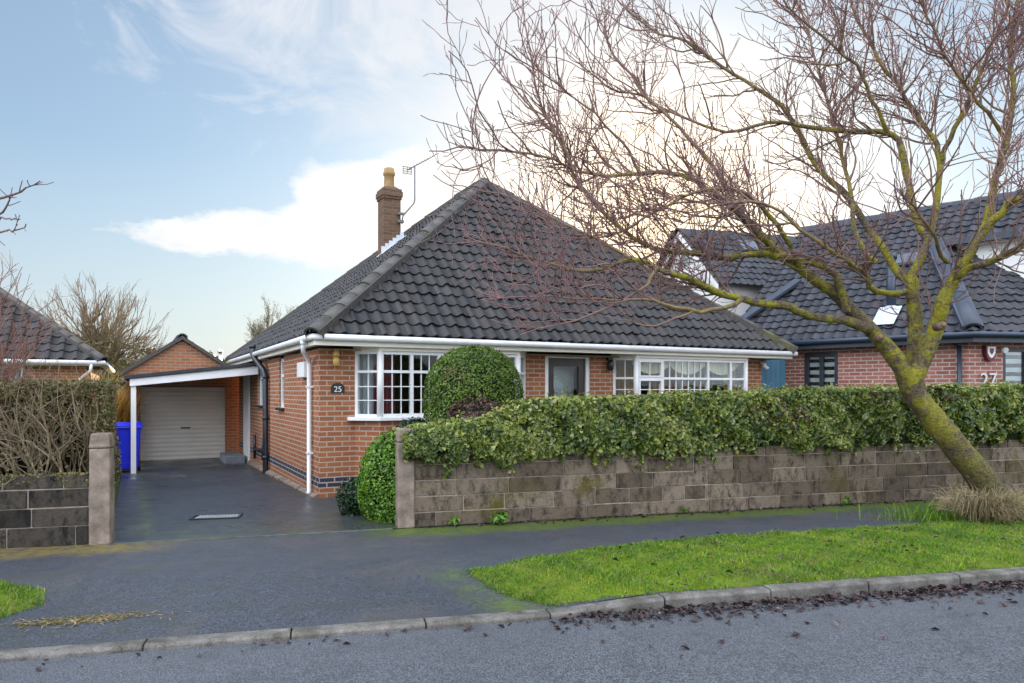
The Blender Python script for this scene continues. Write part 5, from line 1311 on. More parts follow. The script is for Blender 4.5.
# knots where old branches were sawn off
KN = simple('sawn_knot_wood', (0.16, 0.10, 0.06), .8, .4, 20)
for (x, y, d, r) in ((879, 338, 9.03, .036), (941, 326, 8.80, .042)):
    mb = MB(); p = P3(x, y, d) - tree.location; mb.tube([p + Vector((0, .10, 0)), p + Vector((0, -.02, 0)), p + Vector((0, -.06, 0)), p + Vector((0, -.062, 0)), p + Vector((0, -.045, 0))], [r * 1.3, r * 1.25, r, r * .6, r * .4], 14); mb.build('knot', KN, tree, uv=False)
TC = P3(800, 330, 9.2)
wgt = np.clip(1.0 - LR.mean(1) / .16, .25, 1); wgt[[17, 20, 21]] *= .35; wgt[[4, 5]] *= .8; wgt[[6, 7, 10, 14, 23, 9, 11]] *= 1.5; wgt[[0, 2]] *= 1.3; wgt[[1, 13, 16, 22]] *= .6
outb = (tuple(P3(860, 400, 9.2)), .16, .6)
def keep(P_, R_, xmin=-1.0, zmin=2.2):
    k = (P_[:, :, 0].min(1) > xmin) & (P_[:, :, 2].min(1) > zmin); return P_[k], R_[k]
s1, q1 = keep(*spawn(LP, LR, 400, .25, 1.0, (.45, 1.35), (.5, 1.3), .16, 10, .15, .07, .014, .006, wgt, outb=outb), -.72)
s2, q2 = spawn(s1, q1, 1150, .08, 1.0, (.25, .85), (.45, 1.2), .12, 8, .17, .07, .0078, .0046, outb=outb)
s2b, q2b = spawn(LP, LR, 800, .33, 1.0, (.25, .85), (.5, 1.35), .16, 8, .17, .07, .0078, .0046, wgt, outb=outb)
A_, Q_ = keep(np.concatenate([s2, s2b]), np.concatenate([q2, q2b]), -.95)
s3, q3 = keep(*spawn(A_, Q_, 3700, .08, 1.0, (.12, .50), (.45, 1.2), .16, 6, .21, .08, .0050, .0034, outb=outb), -1.08)
# hanging sprays over the roof side
s4, q4 = keep(*spawn(LP[[1, 13, 16, 22]], LR[[1, 13, 16, 22]], 64, .35, 1, (.35, .9), (.5, 1.2), .0, 9, .17, .10, .006, .0034), -.8, 2.3)
s5, q5 = keep(*spawn(s4, q4, 240, .1, 1, (.12, .45), (.4, 1.1), .25, 6, .2, .08, .0046, .0032), -.95, 2.3)
print('twigs', len(s1), len(A_), len(s3), len(s4), len(s5), 'A1..', LP.shape)
br_ = tube_obj('branches', [(s1 - off, q1, 6), (A_ - off, Q_, 4), (s4 - off, q4, 4)], M['cherry'], tree); br_['kind'] = 'stuff'
# twigs carry small buds: knobs along their length
bud = np.tile(np.array([1, .95, 1.35, .85, 1.4, .9]), (len(s3), 1)); bud5 = np.tile(np.array([1, .95, 1.35, .85, 1.4, .9]), (len(s5), 1))
tw_ = tube_obj('twigs', [(s3 - off, q3 * bud, 3), (s5 - off, q5 * bud5, 3)], M['cherry'], tree); tw_['kind'] = 'stuff'

# --- other bare trees
def bare_tree(name, loc, H, spreadr, label, seed, trunkr=.2, stems=2, twn=(70, 700, 3200), mat='treebark', cone=.6, group=None, fork=.25, leaf=None, lo1=.45, ang1=(.3, .9), up1=.15):
    global rng
    old = rng; rng = np.random.RandomState(seed)
    o = empty(name, loc, 0, label, 'tree', group)
    tr = []
    P, Rr = [], []
    for k in range(stems):
        a = 2 * math.pi * k / max(1, stems) + .7; dx, dy = math.cos(a) * .06 * H * (stems > 1), math.sin(a) * .06 * H * (stems > 1)
        q, r = resample([(0, 0, -.3), (dx * .3, dy * .3, H * fork * .5), (dx, dy, H * fork), (dx * 1.7, dy * 1.7, H * fork * 1.8), (dx * 2.2, dy * 2.2, H * .72)], [trunkr * 1.2, trunkr, trunkr * .8, trunkr * .5, trunkr * .15], 14, .02)
        P.append(q); Rr.append(r)
    P, Rr = np.array(P), np.array(Rr)
    tube_obj('trunk', [(P, Rr, 10)], M[mat], o)
    outb = ((0, 0, H * .18), cone, .9)
    a1, b1_ = spawn(P, Rr, twn[0], lo1, 1, (H * .30, H * .56), ang1, up1, 9, .06, .045, trunkr * .30, .02, outb=outb)
    a2, b2_ = spawn(a1, b1_, twn[1], .2, 1, (H * .10, H * .24), (.3, .8), .15, 6, .09, .03, trunkr * .12, .010, outb=outb)
    a3, b3_ = spawn(a2, b2_, twn[2], .15, 1, (H * .04, H * .12), (.3, .9), .12, 4, .1, .03, .012, .008, outb=outb)
    lim = tube_obj('crown', [(a1, b1_, 5), (a2, b2_, 4), (a3, b3_, 3)], M[mat], o)
    if leaf:
        n = 7000; i = rng.randint(0, len(a3), n); PP = a3[i, rng.randint(0, 4, n)] + rng.normal(0, .1, (n, 3))
        leaf_cloud('leaf', PP, rng.normal(0, 1, (n, 3)), np.full(n, .10), M[leaf], o, 1.5, .5)['kind'] = 'stuff'
    rng = old
    return o
def dome_tree(name, loc, rx, rz, z0, label, seed):
    global rng
    old = rng; rng = np.random.RandomState(seed)
    o = empty(name, loc, 0, label, 'tree')
    P, Rr = [], []
    for dx, dy in ((-.35, .1), (.25, -.1), (.05, .3)):
        q, r = resample([(dx * .4, dy * .4, -.4), (dx, dy, z0 * .6), (dx * 1.8, dy * 1.8, z0 * 1.2), (dx * 2.6, dy * 2.6, z0 * 2.0)], [.26, .21, .16, .07], 12, .02); P.append(q); Rr.append(r)
    P, Rr = np.array(P), np.array(Rr); tube_obj('trunk', [(P, Rr, 10)], M['treebark'], o)
    n = 84; st = rng.randint(0, 3, n); ki = rng.randint(4, 11, n); st_p = P[st, ki]
    az_ = rng.uniform(0, 2 * np.pi, n); el_ = np.arcsin(rng.uniform(.02, 1, n)); sc_ = rng.uniform(.78, .98, n)
    end = np.stack([rx * np.cos(el_) * np.cos(az_), rx * np.cos(el_) * np.sin(az_), z0 * .9 + rz * np.sin(el_)], 1) * 1.0
    end = np.array([0, 0, z0 * .9]) + (end - np.array([0, 0, z0 * .9])) * sc_[:, None]
    K = 10; polys = np.empty((n, K, 3)); 
    for k in range(K):
        q = k / (K - 1); polys[:, k] = st_p + (end - st_p) * q + np.array([0, 0, 1]) * (-(1 - q) * q * .9) + rng.normal(0, .05, (n, 3)) * q
    r1 = np.linspace(1, .16, K)[None] * rng.uniform(.06, .11, (n, 1))
    ob = ((0, 0, z0 * .6), .5, 1.0)
    a2, b2_ = spawn(polys, r1, 850, .25, 1, (.6, 1.5), (.25, .75), .1, 7, .08, .02, .03, .012, outb=ob)
    a3, b3_ = spawn(a2, b2_, 3000, .15, 1, (.3, .8), (.25, .8), .08, 4, .09, .02, .012, .008, outb=ob)
    c_ = tube_obj('crown', [(polys, r1, 5), (a2, b2_, 4), (a3, b3_, 3)], M['treebark'], o); rng = old
    return o
dome_tree('bare_tree', (-22.9, 40, -.3), 4.1, 4.9, 2.9, 'broad domed bare tree rising behind the left neighbour and the reeds', 21)
bare_tree('distant_tree', (-20.2, 62, .6), 6.6, 3, 'small pale tree far behind the left end of the bungalow roof', 33, .2, 2, (60, 500, 2200), cone=.9, leaf='paleleaf')
# young street tree outside the left edge: only its branch tips reach in
ft = empty('young_street_tree', (-6.9, 5.3, 0), 0, 'bare branch tips of a street tree reaching in at the left edge', 'tree')
def LT(px, K=14): return resample(*limb(px, [5.9, 5.6]), K, .008)
ftl = [LT([(-190, 330, 14), (-120, 260, 9), (-60, 215, 6), (0, 197, 4), (22, 190, 2.6), (40, 181, 1.6)]), LT([(-120, 262, 8), (-50, 236, 5), (0, 232, 3), (14, 231, 2.2), (26, 224, 1.4)]), LT([(-60, 240, 5), (-20, 222, 4), (0, 213, 3), (7, 203, 2.2), (10, 195, 1.4)]), LT([(-20, 225, 3), (0, 220, 2.2), (12, 219, 1.8), (20, 219, 1.2)])]
fp, frd = pack(ftl, 14); fo = np.array(ft.location)
q, r = resample([(-6.9, 5.3, -.2), (-6.85, 5.35, 1.0), tuple(fp[0, 0])], [.09, .07, .06], 10)
tube_obj('trunk', [((q - fo)[None], r[None], 10)], M['cherry'], ft)
e1, f1 = spawn(fp, frd, 26, .3, 1, (.06, .18), (.5, 1.0), .1, 4, .1, .02, .004, .003)
tube_obj('limb', [(fp - fo, frd, 6), (e1 - fo, f1, 4)], M['cherry'], ft)
# hedgerow along the far field
def far_hedge(x0, x1, y, n, label):
    o = empty('hedgerow', (x0, y, 0), 0, label, 'hedgerow')
    u = rng.uniform(0, x1 - x0, n); hh = 2.0 + 1.3 * wob(u, u * 0, .25) + .8 * wob(u, u * 0, .9)
    zb = np.array([ground_fn((x0 + a + 500) / 1000, ((y + 60) / 760) ** (1 / 1.6))[2] for a in u])
    P = np.stack([u, rng.normal(0, 1.0, n), zb + rng.uniform(0, 1, n) * hh], 1)
    leaf_cloud('foliage', P, rng.normal(0, 1, (n, 3)), np.full(n, .8), M['privet'], o, 1.3, .5)
far_hedge(-75, 10, 108, 3500, 'dark hedgerow crossing the far green hillside')
# ------------------------------------------------------------------ number 27 next door (right)
Q1 = Vector((8.30, 13.2, 0)); Q2 = Vector((5.70, 15.9, 0))
dA = (Q2 - Q1).normalized(); nA = Vector((-dA.y, dA.x, 0));
if nA.y < 0: nA = -nA                       # inward (away from the camera)
dB = Vector((.985, .17, 0)).normalized(); nB = Vector((-dB.y, dB.x, 0))
nb = empty('neighbouring_house', (0, 0, 0), 0, 'pink brick house numbered 27 with white gabled dormers behind the leaning tree', 'house')
WZ = 2.50
def wall_slab(mb, a, b, n, z0, z1, th=.25):
    a, b = Vector(a), Vector(b); mb.hull([(a.x, a.y, z0), (b.x, b.y, z0), (b.x, b.y, z1), (a.x, a.y, z1)], [(a.x + n.x * th, a.y + n.y * th, z0), (b.x + n.x * th, b.y + n.y * th, z0), (b.x + n.x * th, b.y + n.y * th, z1), (a.x + n.x * th, a.y + n.y * th, z1)])
def onA(px):   # distance from Q1 along wall A where picture column px falls
    k = (px - 512) / F; return (k * Q1.y - Q1.x) / (dA.x - k * dA.y)
def onB(px):
    k = (px - 512) / F; return (k * Q1.y - Q1.x) / (dB.x - k * dB.y)
wl, wr = onA(838), onA(804)
mb = MB(); LA = (Q2 - Q1).length
wall_slab(mb, Q1, Q1 + dA * wl, nA, -.3, WZ); wall_slab(mb, Q1 + dA * wr, Q2, nA, -.3, WZ)
wall_slab(mb, Q1 + dA * wl, Q1 + dA * wr, nA, -.3, 1.1); wall_slab(mb, Q1 + dA * wl, Q1 + dA * wr, nA, 2.38, WZ)
wbx = onB(1003)
wall_slab(mb, Q1, Q1 + dB * wbx, nB, -.3, WZ); wall_slab(mb, Q1 + dB * wbx, Q1 + dB * (wbx + 1.5), nB, -.3, 1.1); wall_slab(mb, Q1 + dB * wbx, Q1 + dB * (wbx + 1.5), nB, 2.36, WZ); wall_slab(mb, Q1 + dB * (wbx + 1.5), Q1 + dB * 8, nB, -.3, WZ)
wall_slab(mb, Q2, Q2 + nA * 7, -dA, -.3, WZ)
mb.build('wall', M['brick_pink'], nb)
def blinds(mb, p, d, n, w, z0, z1):
    k = 0; z = z0
    while z < z1:
        a, b = p + n * .10, p + d * w + n * .10
        mb.hull([(a.x, a.y, z), (b.x, b.y, z), (b.x, b.y, min(z + .085, z1)), (a.x, a.y, min(z + .085, z1))], [(a.x + n.x * .006, a.y + n.y * .006, z), (b.x + n.x * .006, b.y + n.y * .006, z), (b.x + n.x * .006, b.y + n.y * .006, min(z + .085, z1)), (a.x + n.x * .006, a.y + n.y * .006, min(z + .085, z1))]); z += .16
for (p, d, n, w, nl) in ((Q1 + dA * wr, -dA, nA, wr - wl, 2), (Q1 + dB * wbx, dB, nB, 1.5, 3)):
    W_ = Win(); W_.panel((p.x + n.x * .03, p.y + n.y * .03), (d.x, d.y), w, 1.1, 2.38, [(1, 1, 1, 1)] * nl, None, fw=.085, dep=.06)
    wn_ = W_.build(nb, 'window', M['anthracite'])
    mb = MB(); blinds(mb, p, d, n, w, 1.12, 2.36); mb.build('blind', M['drape_net'], wn_)
    mb = MB(); a, b = p + n * .24, p + d * w + n * .24; wall_slab(mb, a, b, n, 1.0, 2.45, .02); mb.build('reveal', M['roomdark'], wn_)
# eaves: dark blue-grey soffit box and gutter
ov = .30
cA = Q1 - nA * ov; 
# eave corner: intersection of the offset lines
den = dA.x * dB.y - dA.y * dB.x; pA, pB = Q1 - nA * ov, Q1 - nB * ov; tq = ((pB.x - pA.x) * dB.y - (pB.y - pA.y) * dB.x) / den
EC = pA + dA * tq
EL = pA + dA * (LA + 1.0); ER = pB + dB * 8
mb = MB()
for (a, b, n) in ((EC, EL, nA), (EC, ER, nB)):
    wall_slab(mb, a, b, n, WZ - .06, WZ + .12, .03); 
    c_, d_ = a + n * .03, b + n * .03; wall_slab(mb, c_, d_, n, WZ - .04, WZ - .02, ov + .1)
mb.build('fascia', M['navy'], nb)
mb = MB(); mb.tube([EL - nA * .06 + Vector((0, 0, WZ + .08)), EC - nA * .05 - nB * .03 + Vector((0, 0, WZ + .08)), ER - nB * .06 + Vector((0, 0, WZ + .08))], .058, 10); mb.build('gutter', M['navy'], nb)
mb = MB(); g = Q1 + dA * onA(960) - nA * .06
mb.tube([g + Vector((0, 0, WZ - .02)), g + Vector((0, 0, -.1))], .036, 10); mb.box((g.x - .06, g.y - .06, WZ - .10), (g.x + .06, g.y + .06, WZ - .02)); mb.build('downpipe', M['navy'], nb)
# main roof
pit = .80; RZ = WZ + .12
HU = (nA + nB); 
# direction in plan that rises equally on both slopes
aa = nA - nB; hipd = Vector((-aa.y, aa.x, 0)).normalized()
if hipd.dot(nA) < 0: hipd = -hipd
def z3(p, z): return (p.x, p.y, z)
eA0, eA1 = EL - nA * .05, EC - nA * .05
upA = Vector((nA.x, nA.y, pit)); upB = Vector((nB.x, nB.y, pit))
run = 4.02
ECo = EC - (nA + nB) * .04
hk = run / hipd.dot(nA)
dh = 0.5
while True:
    hq = ECo + hipd * (dh / hipd.dot(nA)); zq = RZ + dh * pit
    if HY - (zq - CH) * F / hq.y < 241 or dh > 3: break
    dh += .02
upl = math.sqrt(1 + pit * pit)
bms = [tile_face(z3(EL, RZ), z3(ECo, RZ), upA, run * upl, [vplane(ECo, ECo + hipd, EL)], seed=31, n=6, tw=.22, course=.26, amp=.024),
       tile_face(z3(ECo, RZ), z3(ECo + dB * 8, RZ), upB, (dh + .5) * upl, [vplane(ECo, ECo + hipd, ECo + dB * 4)], seed=32, n=6, tw=.22, course=.26, amp=.024),
       tile_face(z3(hq - nA * .06 + dA * 2, zq - .06 * pit), z3(hq - nA * .06 - dA * 4, zq - .06 * pit), upA, (run - dh + .06) * upl, [vplane(ECo, ECo + hipd, ECo - dA * 2)], seed=33, n=6, tw=.22, course=.26, amp=.024)]
rf = join_bm('roof', bms, M['tile27'], nb)
ridge_tiles([(z3(ECo + hipd * .1, RZ + .08), z3(hq, zq + .05))], rf, M['leadgrey'], 'hip_tiles', r=.14, L=1.2)
rzz = RZ + run * pit; r0_, r1c = EL + nA * run, hq + nA * (run - dh) - dA * 4
ridge_tiles([(z3(r0_, rzz), z3(r1c, rzz))], rf, M['leadgrey'], 'ridge_tiles', r=.10)
mb = MB(); e = .04
mb.add([z3(EL, RZ - e), z3(ECo, RZ - e), z3(hq, zq - e), z3(hq - dA * 4, zq - e), z3(r1c, rzz - e), z3(r0_, rzz - e), z3(r0_ + nA * run, RZ - e), z3(r1c + nA * run, RZ - e)],
       [(0, 1, 2, 3, 4, 5), (5, 4, 7, 6), (0, 5, 6)])
mb.build('underlay', M['felt'], rf)
# flue, its lead apron and a roof light on the front slope
def onRoofA(al, d): p = EL + (-dA) * al + nA * d; return Vector((p.x, p.y, RZ + d * pit))
def aimA(px, py):      # where the picture point falls on the slope
    dv = Vector(((px - 512) / F, 1, -(py - HY) / F)); nn = Vector((-nA.x * pit, -nA.y * pit, 1)); p0 = Vector(z3(EL, RZ)); k = (p0 - Vector((0, 0, CH))).dot(nn) / dv.dot(nn)
    return Vector((0, 0, CH)) + dv * k
fb = aimA(891, 312)
mb = MB(); mb.tube([fb - Vector((0, 0, .2)), fb + Vector((0, 0, 1.15))], .085, 12); mb.tube([fb + Vector((0, 0, 1.05)), fb + Vector((0, 0, 1.17))], .11, 12); mb.build('flue', M['navy'], nb)
ns = Vector((-nA.x * pit, -nA.y * pit, 1)).normalized(); us = upA.normalized(); es = -dA
def slab_on(mb, c, w, h, lift, th): 
    q = [c + es * sx * w / 2 + us * sy * h / 2 + ns * lift for sx, sy in ((-1, -1), (1, -1), (1, 1), (-1, 1))]; mb.hull(q, [v + ns * th for v in q])
mb = MB(); slab_on(mb, fb - us * .25, .42, .62, .082, .012); mb.tube([fb - Vector((0, 0, .05)), fb + Vector((0, 0, .12))], [.17, .10], 12); mb.build('lead_apron', M['lead'], nb, bevel=.003)
sk = aimA(908, 262); mb = MB(); slab_on(mb, sk, .7, .5, .04, .06); skf = mb.build('roof_light', M['anthracite'], nb, bevel=.01); mb = MB(); slab_on(mb, sk, .58, .38, .103, .006); mb.build('pane', M['skylight'], skf)
# white gabled wing behind, its ridge running across
WR = Vector((.959, .284, 0)); WF = Vector((.284, -.959, 0)); WZr = 5.98; W0 = Vector((4.58, 20.0, 0)); hw, drop = 1.95, 1.72; LW = 6.0
mb = MB(); i_ = .22
g0 = W0 + WR * i_
a, b = g0 + WF * (hw - .3), g0 - WF * (hw - .3); ez = WZr - .12 - (hw - .3) * drop / hw
mb.hull([z3(a, 0), z3(b, 0), z3(b, ez), z3(g0, WZr - .12), z3(a, ez)], [z3(a + WR * LW, 0), z3(b + WR * LW, 0), z3(b + WR * LW, ez), z3(g0 + WR * LW, WZr - .12), z3(a + WR * LW, ez)])
mb.build('wing_wall', M['render'], nb)
upf = Vector((-WF.x, -WF.y, drop / hw)); upk = Vector((WF.x, WF.y, drop / hw)); ln = math.hypot(hw, drop)
eF = W0 + WF * hw; eK = W0 - WF * hw
bms = [tile_face(z3(eF, WZr - drop), z3(eF + WR * LW, WZr - drop), upf, ln, [], seed=41, n=5, amp=.024), tile_face(z3(eK + WR * LW, WZr - drop), z3(eK, WZr - drop), upk, ln, [], seed=42, n=5, amp=.024)]
wrf = join_bm('wing_roof', bms, M['tile27'], nb)
ridge_tiles([(z3(W0, WZr), z3(W0 + WR * LW, WZr))], wrf, M['leadgrey'], 'ridge_tiles', r=.11)
mb = MB()
for e_ in (eF, eK):
    mb.hull([z3(e_, WZr - drop - .16), z3(e_, WZr - drop - .01), z3(W0, WZr - .01), z3(W0, WZr - .18)], [z3(e_ + WR * .03, WZr - drop - .16), z3(e_ + WR * .03, WZr - drop - .01), z3(W0 + WR * .03, WZr - .01), z3(W0 + WR * .03, WZr - .18)])
mb.build('verge_board', M['render'], wrf)
mb = MB(); 
gg = W0 + WR * .20; mb.hull([z3(gg + WF * .45, WZr - .95), z3(gg - WF * .45, WZr - .95), z3(gg, WZr - .5)], [z3(gg + WF * .45 + WR * .015, WZr - .95), z3(gg - WF * .45 + WR * .015, WZr - .95), z3(gg + WR * .015, WZr - .5)]); mb.build('gable_window', M['galv'], nb)
mb = MB(); c0 = W0 + WR * 2.0 + WF * .55; zz = WZr - .55 * drop / hw + .06
q_ = [z3(c0 + WR * sx * .4 - upf.normalized() * 0 , zz) for sx in (-1, 1)]
qq = [Vector(z3(c0, zz)) + WR * sx * .4 + upf.normalized() * sy * .25 for sx, sy in ((-1, -1), (1, -1), (1, 1), (-1, 1))]; nn_ = WR.cross(upf).normalized()
mb.hull(qq, [v + nn_ * .05 for v in qq]); mb.build('roof_light', M['skylight'], wrf)
# blue-grey barge strip where the white wing meets the front slope
mb = MB(); s0, s1_ = aimA(737, 326), aimA(797, 284)
dd_ = (s1_ - s0).normalized(); pr_ = dd_.cross(ns).normalized()
mb.hull([s0 + ns * .10 - pr_ * .0, s0 + ns * .10 + pr_ * .20, s0 + ns * .16 + pr_ * .20, s0 + ns * .16], [s1_ + ns * .10, s1_ + ns * .10 + pr_ * .20, s1_ + ns * .16 + pr_ * .20, s1_ + ns * .16]); mb.build('barge_strip', M['leadgrey'], nb)
# white wall and dark eave under the upper slope, right of the hip
wz = RZ + dh * pit
wA, wB = hq + nA * .22, hq + nA * .22 - dA * 4
mb = MB(); wall_slab(mb, wA, wB, nA, 2.9, wz - .06, .2); mb.build('upper_wall', M['render'], nb)
mb = MB(); fA, fB = hq - nA * .10 + dA * .1, hq - nA * .10 - dA * 4
wall_slab(mb, fA, fB, nA, wz - .16, wz - .02, .03); wall_slab(mb, fA + nA * .03, fB + nA * .03, nA, wz - .13, wz - .11, .3); mb.build('upper_fascia', M['navy'], nb)
# alarm box, steel numerals, sensor light
pa = Q1 + dB * onB(987) - nB * .05
yawB = math.atan2(dB.y, dB.x)
mb = MB(); Mx = Matrix.Translation(Vector(z3(pa, 0))) @ Matrix.Rotation(yawB, 4, 'Z')
def shield(w, zt, zb, y0, y1, mb):
    P_ = [(-w, zt), (w, zt), (w * .95, zt - (zt - zb) * .55), (w * .55, zt - (zt - zb) * .85), (0, zb), (-w * .55, zt - (zt - zb) * .85), (-w * .95, zt - (zt - zb) * .55)]
    mb.hull([Mx @ Vector((x, y0, z)) for x, z in P_], [Mx @ Vector((x, y1, z)) for x, z in P_])
shield(.105, 2.40, 2.10, -.045, .045, mb); al = mb.build('alarm_box', M['redplastic'], nb)
mb = MB(); shield(.082, 2.375, 2.165, -.055, -.046, mb); mb.build('alarm_cover', M['white'], al)
mb = MB(); shield(.042, 2.345, 2.235, -.060, -.056, mb); mb.build('alarm_emblem', M['redplastic'], al)
pn = Q1 + dB * onB(987) - nB * .03
text_mesh('house_number', '27', .36, M['chrome'], nb, z3(pn, 1.65), (R(90), 0, yawB), .012)
pl = Q1 + dB * onB(999) - nB * .08; mb = MB(); mb.tube([Vector(z3(pl, 2.34)), Vector(z3(pl - nB * .08, 2.30))], .05, 10); mb.build('sensor_light', M['white'], nb)

# teal gate in the gap between the houses
gt_ = empty('garden_gate', Hf(8.98, .35), R(20), 'teal blue timber side gate in the gap between the two houses', 'gate')
mb = MB()
for k in range(7): mb.box((k * .125, 0, 0.05), (k * .125 + .119, .022, 2.36))
mb.build('board_panel', M['bluegate'], gt_)
for z in (.3, 1.7): mb = MB(); mb.box((.02, .024, z), (.85, .055, z + .1)); mb.build('rail', M['bluegate'], gt_)

# ------------------------------------------------------------------ left neighbour
ln_ = empty('left_neighbour_house', (-10.85, 18.5, 0), HA, 'brick bungalow with dark pantile hip roof behind the brown hedge', 'house'); ln_.name = 'brick_bungalow'
mb = MB(); mb.box((-9, 0, -.3), (-2.45, .25, 2.2)); mb.box((-2.45, 0, -.3), (-1.35, .25, .9)); mb.box((-1.35, 0, -.3), (0, .25, 2.2)); mb.box((-.25, .25, -.3), (0, 8, 2.2)); mb.box((-9, 7.75, -.3), (-.25, 8, 2.2)); mb.box((-9, .25, -.3), (-8.75, 7.75, 2.2))
mb.build('wall', M['brick'], ln_)
W_ = Win(); W_.panel((-2.45, .05), (1, 0), 1.1, .9, 2.18, [(1, 1, 1, 1), (1, 1, 1, 1)], 1.8, fw=.06); wn_ = W_.build(ln_, 'window'); mb = MB(); mb.box((-2.6, .3, .8), (-1.2, .32, 2.3)); mb.build('blind', M['drape_net'], wn_)
mb = MB(); mb.box((-9.3, -.34, 2.2), (.34, -.32, 2.34)); mb.box((.32, -.32, 2.2), (.34, 8.3, 2.34)); mb.box((-9.3, -.32, 2.21), (.32, .1, 2.225)); mb.build('fascia', M['white'], ln_)
mb = MB(); mb.tube([(-9.3, -.40, 2.30), (.40, -.40, 2.28), (.42, 8.3, 2.28)], .06, 10); mb.build('gutter', M['white'], ln_)
mb = MB(); mb.tube([(.12, -.40, 2.25), (.10, -.36, 2.08), (-.14, -.08, 1.88), (-.14, -.06, -.1)], .04, 10); mb.build('downpipe', M['white'], ln_)
a0, a1_, c_ = (-9.3, -.38, 2.36), (.38, -.38, 2.36), (-4.2, 4.2, 6.4)
ap = Vector((-3.9, 3.9, 2.36 + 4.28 * .76))
up = Vector((0, 4.28, 4.28 * .76)); upr = Vector((-4.28, 0, 4.28 * .76))
bms = [tile_face(a0, a1_, up, up.length, [vplane(a1_, ap, (-6, 0, 0))], seed=51, amp=.042, tw=.30, course=.33), tile_face(a1_, (.38, 8.2, 2.36), upr, upr.length, [vplane(a1_, ap, (0, 4, 0)), vplane((.38, 8.2, 2.36), ap, (0, 4, 0))], seed=52, amp=.042, tw=.30, course=.33)]
lr = join_bm('roof', bms, M['tile'], ln_); ridge_tiles([(a1_, tuple(ap))], lr, M['hiptile'], seed=7)
mb = MB(); mb.add([(-9.3, -.36, 2.33), (.36, -.36, 2.33), (.36, 8.2, 2.33), (-9.3, 8.2, 2.33), (ap.x, ap.y, ap.z - .06), (-9.3, ap.y, ap.z - .06)], [(0, 1, 4, 5), (1, 2, 4), (2, 3, 5, 4), (0, 5, 3)]); mb.build('underlay', M['felt'], lr)

# ------------------------------------------------------------------ sky, sun, exposure
SUN_AZ, SUN_EL = R(10.5), R(10.5)          # azimuth clockwise from +Y
sd_ = Vector((math.sin(SUN_AZ) * math.cos(SUN_EL), math.cos(SUN_AZ) * math.cos(SUN_EL), math.sin(SUN_EL)))
sl = bpy.data.lights.new('sun', 'SUN'); sl.energy = 5.0; sl.angle = R(0.6); sl.color = (1.0, 0.80, 0.58)
so = bpy.data.objects.new('sun', sl); col.objects.link(so); so.location = (20, 60, 30); so.rotation_euler = (-sd_).to_track_quat('-Z', 'Y').to_euler()
wd = bpy.data.worlds.new('World'); sc.world = wd; wd.use_nodes = True; nt = wd.node_tree; nt.nodes.clear()
class WN(NT):
    def __init__(self, t): self.t = t
w = WN(nt)
tc = w.n('TexCoord').outputs['Generated']
sky = w.n('TexSky', sky_type='NISHITA'); sky.sun_disc = False; sky.sun_elevation = SUN_EL; sky.sun_rotation = SUN_AZ
sky.air_density = 1.0; sky.dust_density = 1.2; sky.ozone_density = 1.6
sp = w.n('SeparateXYZ'); w.l(tc, sp.inputs[0]); dx, dy, dz = sp.outputs
hyp = w.math('SQRT', w.math('ADD', w.math('MULTIPLY', dx, dx), w.math('MULTIPLY', dy, dy)))
az = w.math('ARCTAN2', dx, dy); el = w.math('ARCTAN2', dz, hyp)
def cloud_vec(sx, sz):
    cb = w.n('CombineXYZ'); w.l(w.math('MULTIPLY', az, sx), cb.inputs[0]); w.l(w.math('MULTIPLY', el, sz), cb.inputs[1]); cb.inputs[2].default_value = 3.7
    return cb.outputs[0]
def ell(a0, e0, ra, re, tilt=0.0):
    a = w.math('SUBTRACT', az, R(a0)); e = w.math('SUBTRACT', w.math('SUBTRACT', el, R(e0)), w.math('MULTIPLY', a, tilt))
    a = w.math('DIVIDE', a, R(ra)); e = w.math('DIVIDE', e, R(re))
    return w.math('SUBTRACT', 1.0, w.math('SQRT', w.math('ADD', w.math('MULTIPLY', a, a), w.math('MULTIPLY', e, e))))
n_a = w.noise(cloud_vec(5.5, 9.0), 1.0, 7, .58, .3); n_b = w.noise(cloud_vec(16, 30), 1.0, 6, .6, .2); n_w = w.noise(cloud_vec(4.0, 7.5), 1.3, 7, .62, 1.2)
# 1: bright cumulus bank left of the sun, with a crisp upper edge
m1 = w.math('ADD', ell(-9.5, 13.9, 12.0, 4.9, .20), w.math('ADD', w.math('MULTIPLY', w.math('SUBTRACT', n_a, .5), .75), w.math('MULTIPLY', w.math('SUBTRACT', n_b, .5), .45)))
c1 = w.math('MULTIPLY', w.math('SUBTRACT', m1, .12), 6.0, clamp=True)
m1b = w.math('ADD', ell(-18.5, 11.8, 10.5, 2.0, .05), w.math('ADD', w.math('MULTIPLY', w.math('SUBTRACT', n_a, .5), 1.2), w.math('MULTIPLY', w.math('SUBTRACT', n_b, .5), 1.4)))
c1b = w.math('MULTIPLY', w.math('SUBTRACT', m1b, .15), 3.5, clamp=True)
c1 = w.math('MAXIMUM', c1, w.math('MULTIPLY', c1b, .85))
# 2: thin high wisps over the top middle
m2 = w.math('ADD', ell(-6, 27, 26, 14, 0), w.math('MULTIPLY', w.math('SUBTRACT', n_w, .52), 2.6))
c2 = w.math('MULTIPLY', w.math('MULTIPLY', w.math('SUBTRACT', m2, .16), 1.3, clamp=True), .75)
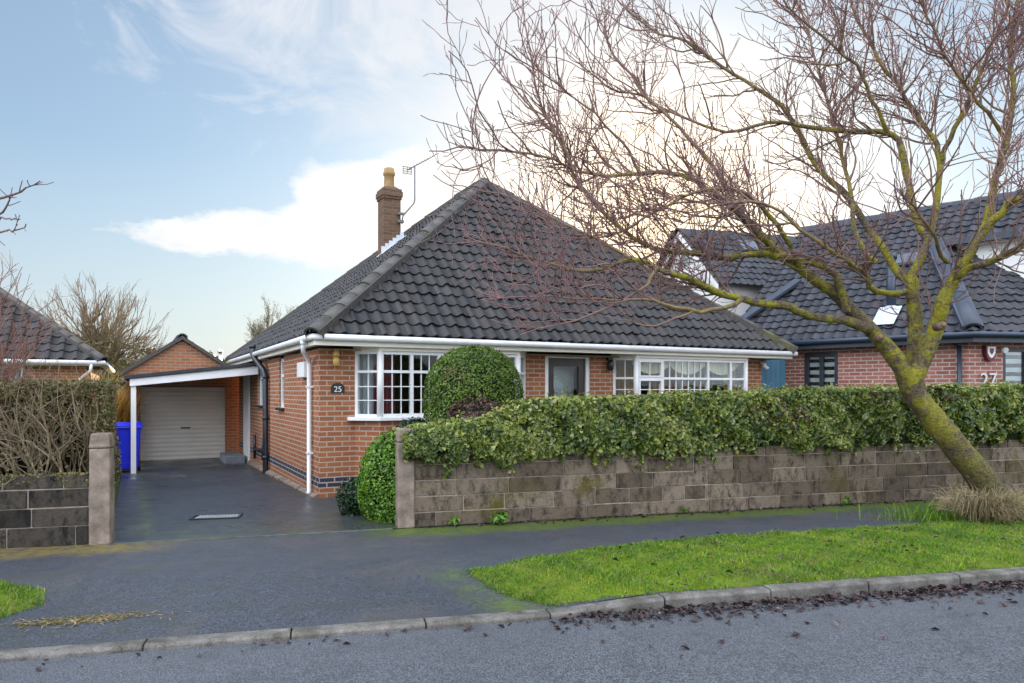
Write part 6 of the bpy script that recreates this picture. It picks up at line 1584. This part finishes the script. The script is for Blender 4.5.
# 3: milky veil growing towards the horizon and the sun
dt = w.n('VectorMath', operation='DOT_PRODUCT'); w.l(tc, dt.inputs[0]); dt.inputs[1].default_value = tuple(sd_)
gl = w.math('POWER', w.math('MAXIMUM', dt.outputs['Value'], 0.0), 26.0); gl2 = w.math('POWER', w.math('MAXIMUM', dt.outputs['Value'], 0.0), 60.0)
hz = w.math('SUBTRACT', 1.0, w.math('DIVIDE', el, R(17)), clamp=True)
# 4: unseen bright cloud added overhead and behind the camera to light the fronts
sc4 = w.n('Mapping'); w.l(tc, sc4.inputs[0]); sc4.inputs['Scale'].default_value = (1.6, 1.6, 4.0)
n4 = w.noise(sc4.outputs[0], 1.4, 6, .6, .3)
back = w.math('MULTIPLY', w.math('MULTIPLY', w.math('SUBTRACT', .45, dy), 1.6, clamp=True), w.math('MULTIPLY', w.math('ADD', el, R(2)), 1 / R(24), clamp=True))
c4 = w.math('MULTIPLY', w.math('MULTIPLY', w.math('SUBTRACT', n4, .36), 4.5, clamp=True), back)
K = dict(veil=(3.3, 3.55, 3.75), cloud=(5.1, 5.05, 4.95), back=(23.0, 24.5, 27.5), glow=(10.5, 8.2, 5.2))
base = w.mix(1.0, sky.outputs[0], (0.72, 0.85, 0.95), 'MULTIPLY'); base = w.mix(.5, base, (1.85, 2.4, 3.05))
c = w.mix(w.math('MULTIPLY', hz, .75), base, K['veil'])
c = w.mix(c2, c, (4.2, 4.25, 4.4))
shade = w.math('MULTIPLY', w.math('SUBTRACT', n_b, .50, clamp=True), 2.2, clamp=True)
c = w.mix(c1, c, w.mix(shade, K['cloud'], (3.6, 3.7, 3.85)))
c = w.mix(c4, c, K['back'])
c = w.mix(w.math('MULTIPLY', gl, .75), c, (4.2, 4.1, 4.1))
c = w.mix(w.math('MULTIPLY', gl2, .9), c, K['glow'])
bg = w.n('Background'); w.l(c, bg.inputs[0]); bg.inputs[1].default_value = 0.10
ow = w.n('OutputWorld'); w.l(bg.outputs[0], ow.inputs[0])
vs = sc.view_settings; vs.view_transform = 'Standard'; vs.look = 'None'; vs.exposure = 1.15; vs.gamma = 1.0; vs.use_curve_mapping = False
sc.cycles.max_bounces = 8; sc.cycles.transparent_max_bounces = 12; sc.cycles.sample_clamp_indirect = 4.0
sc.cycles.use_denoising = True
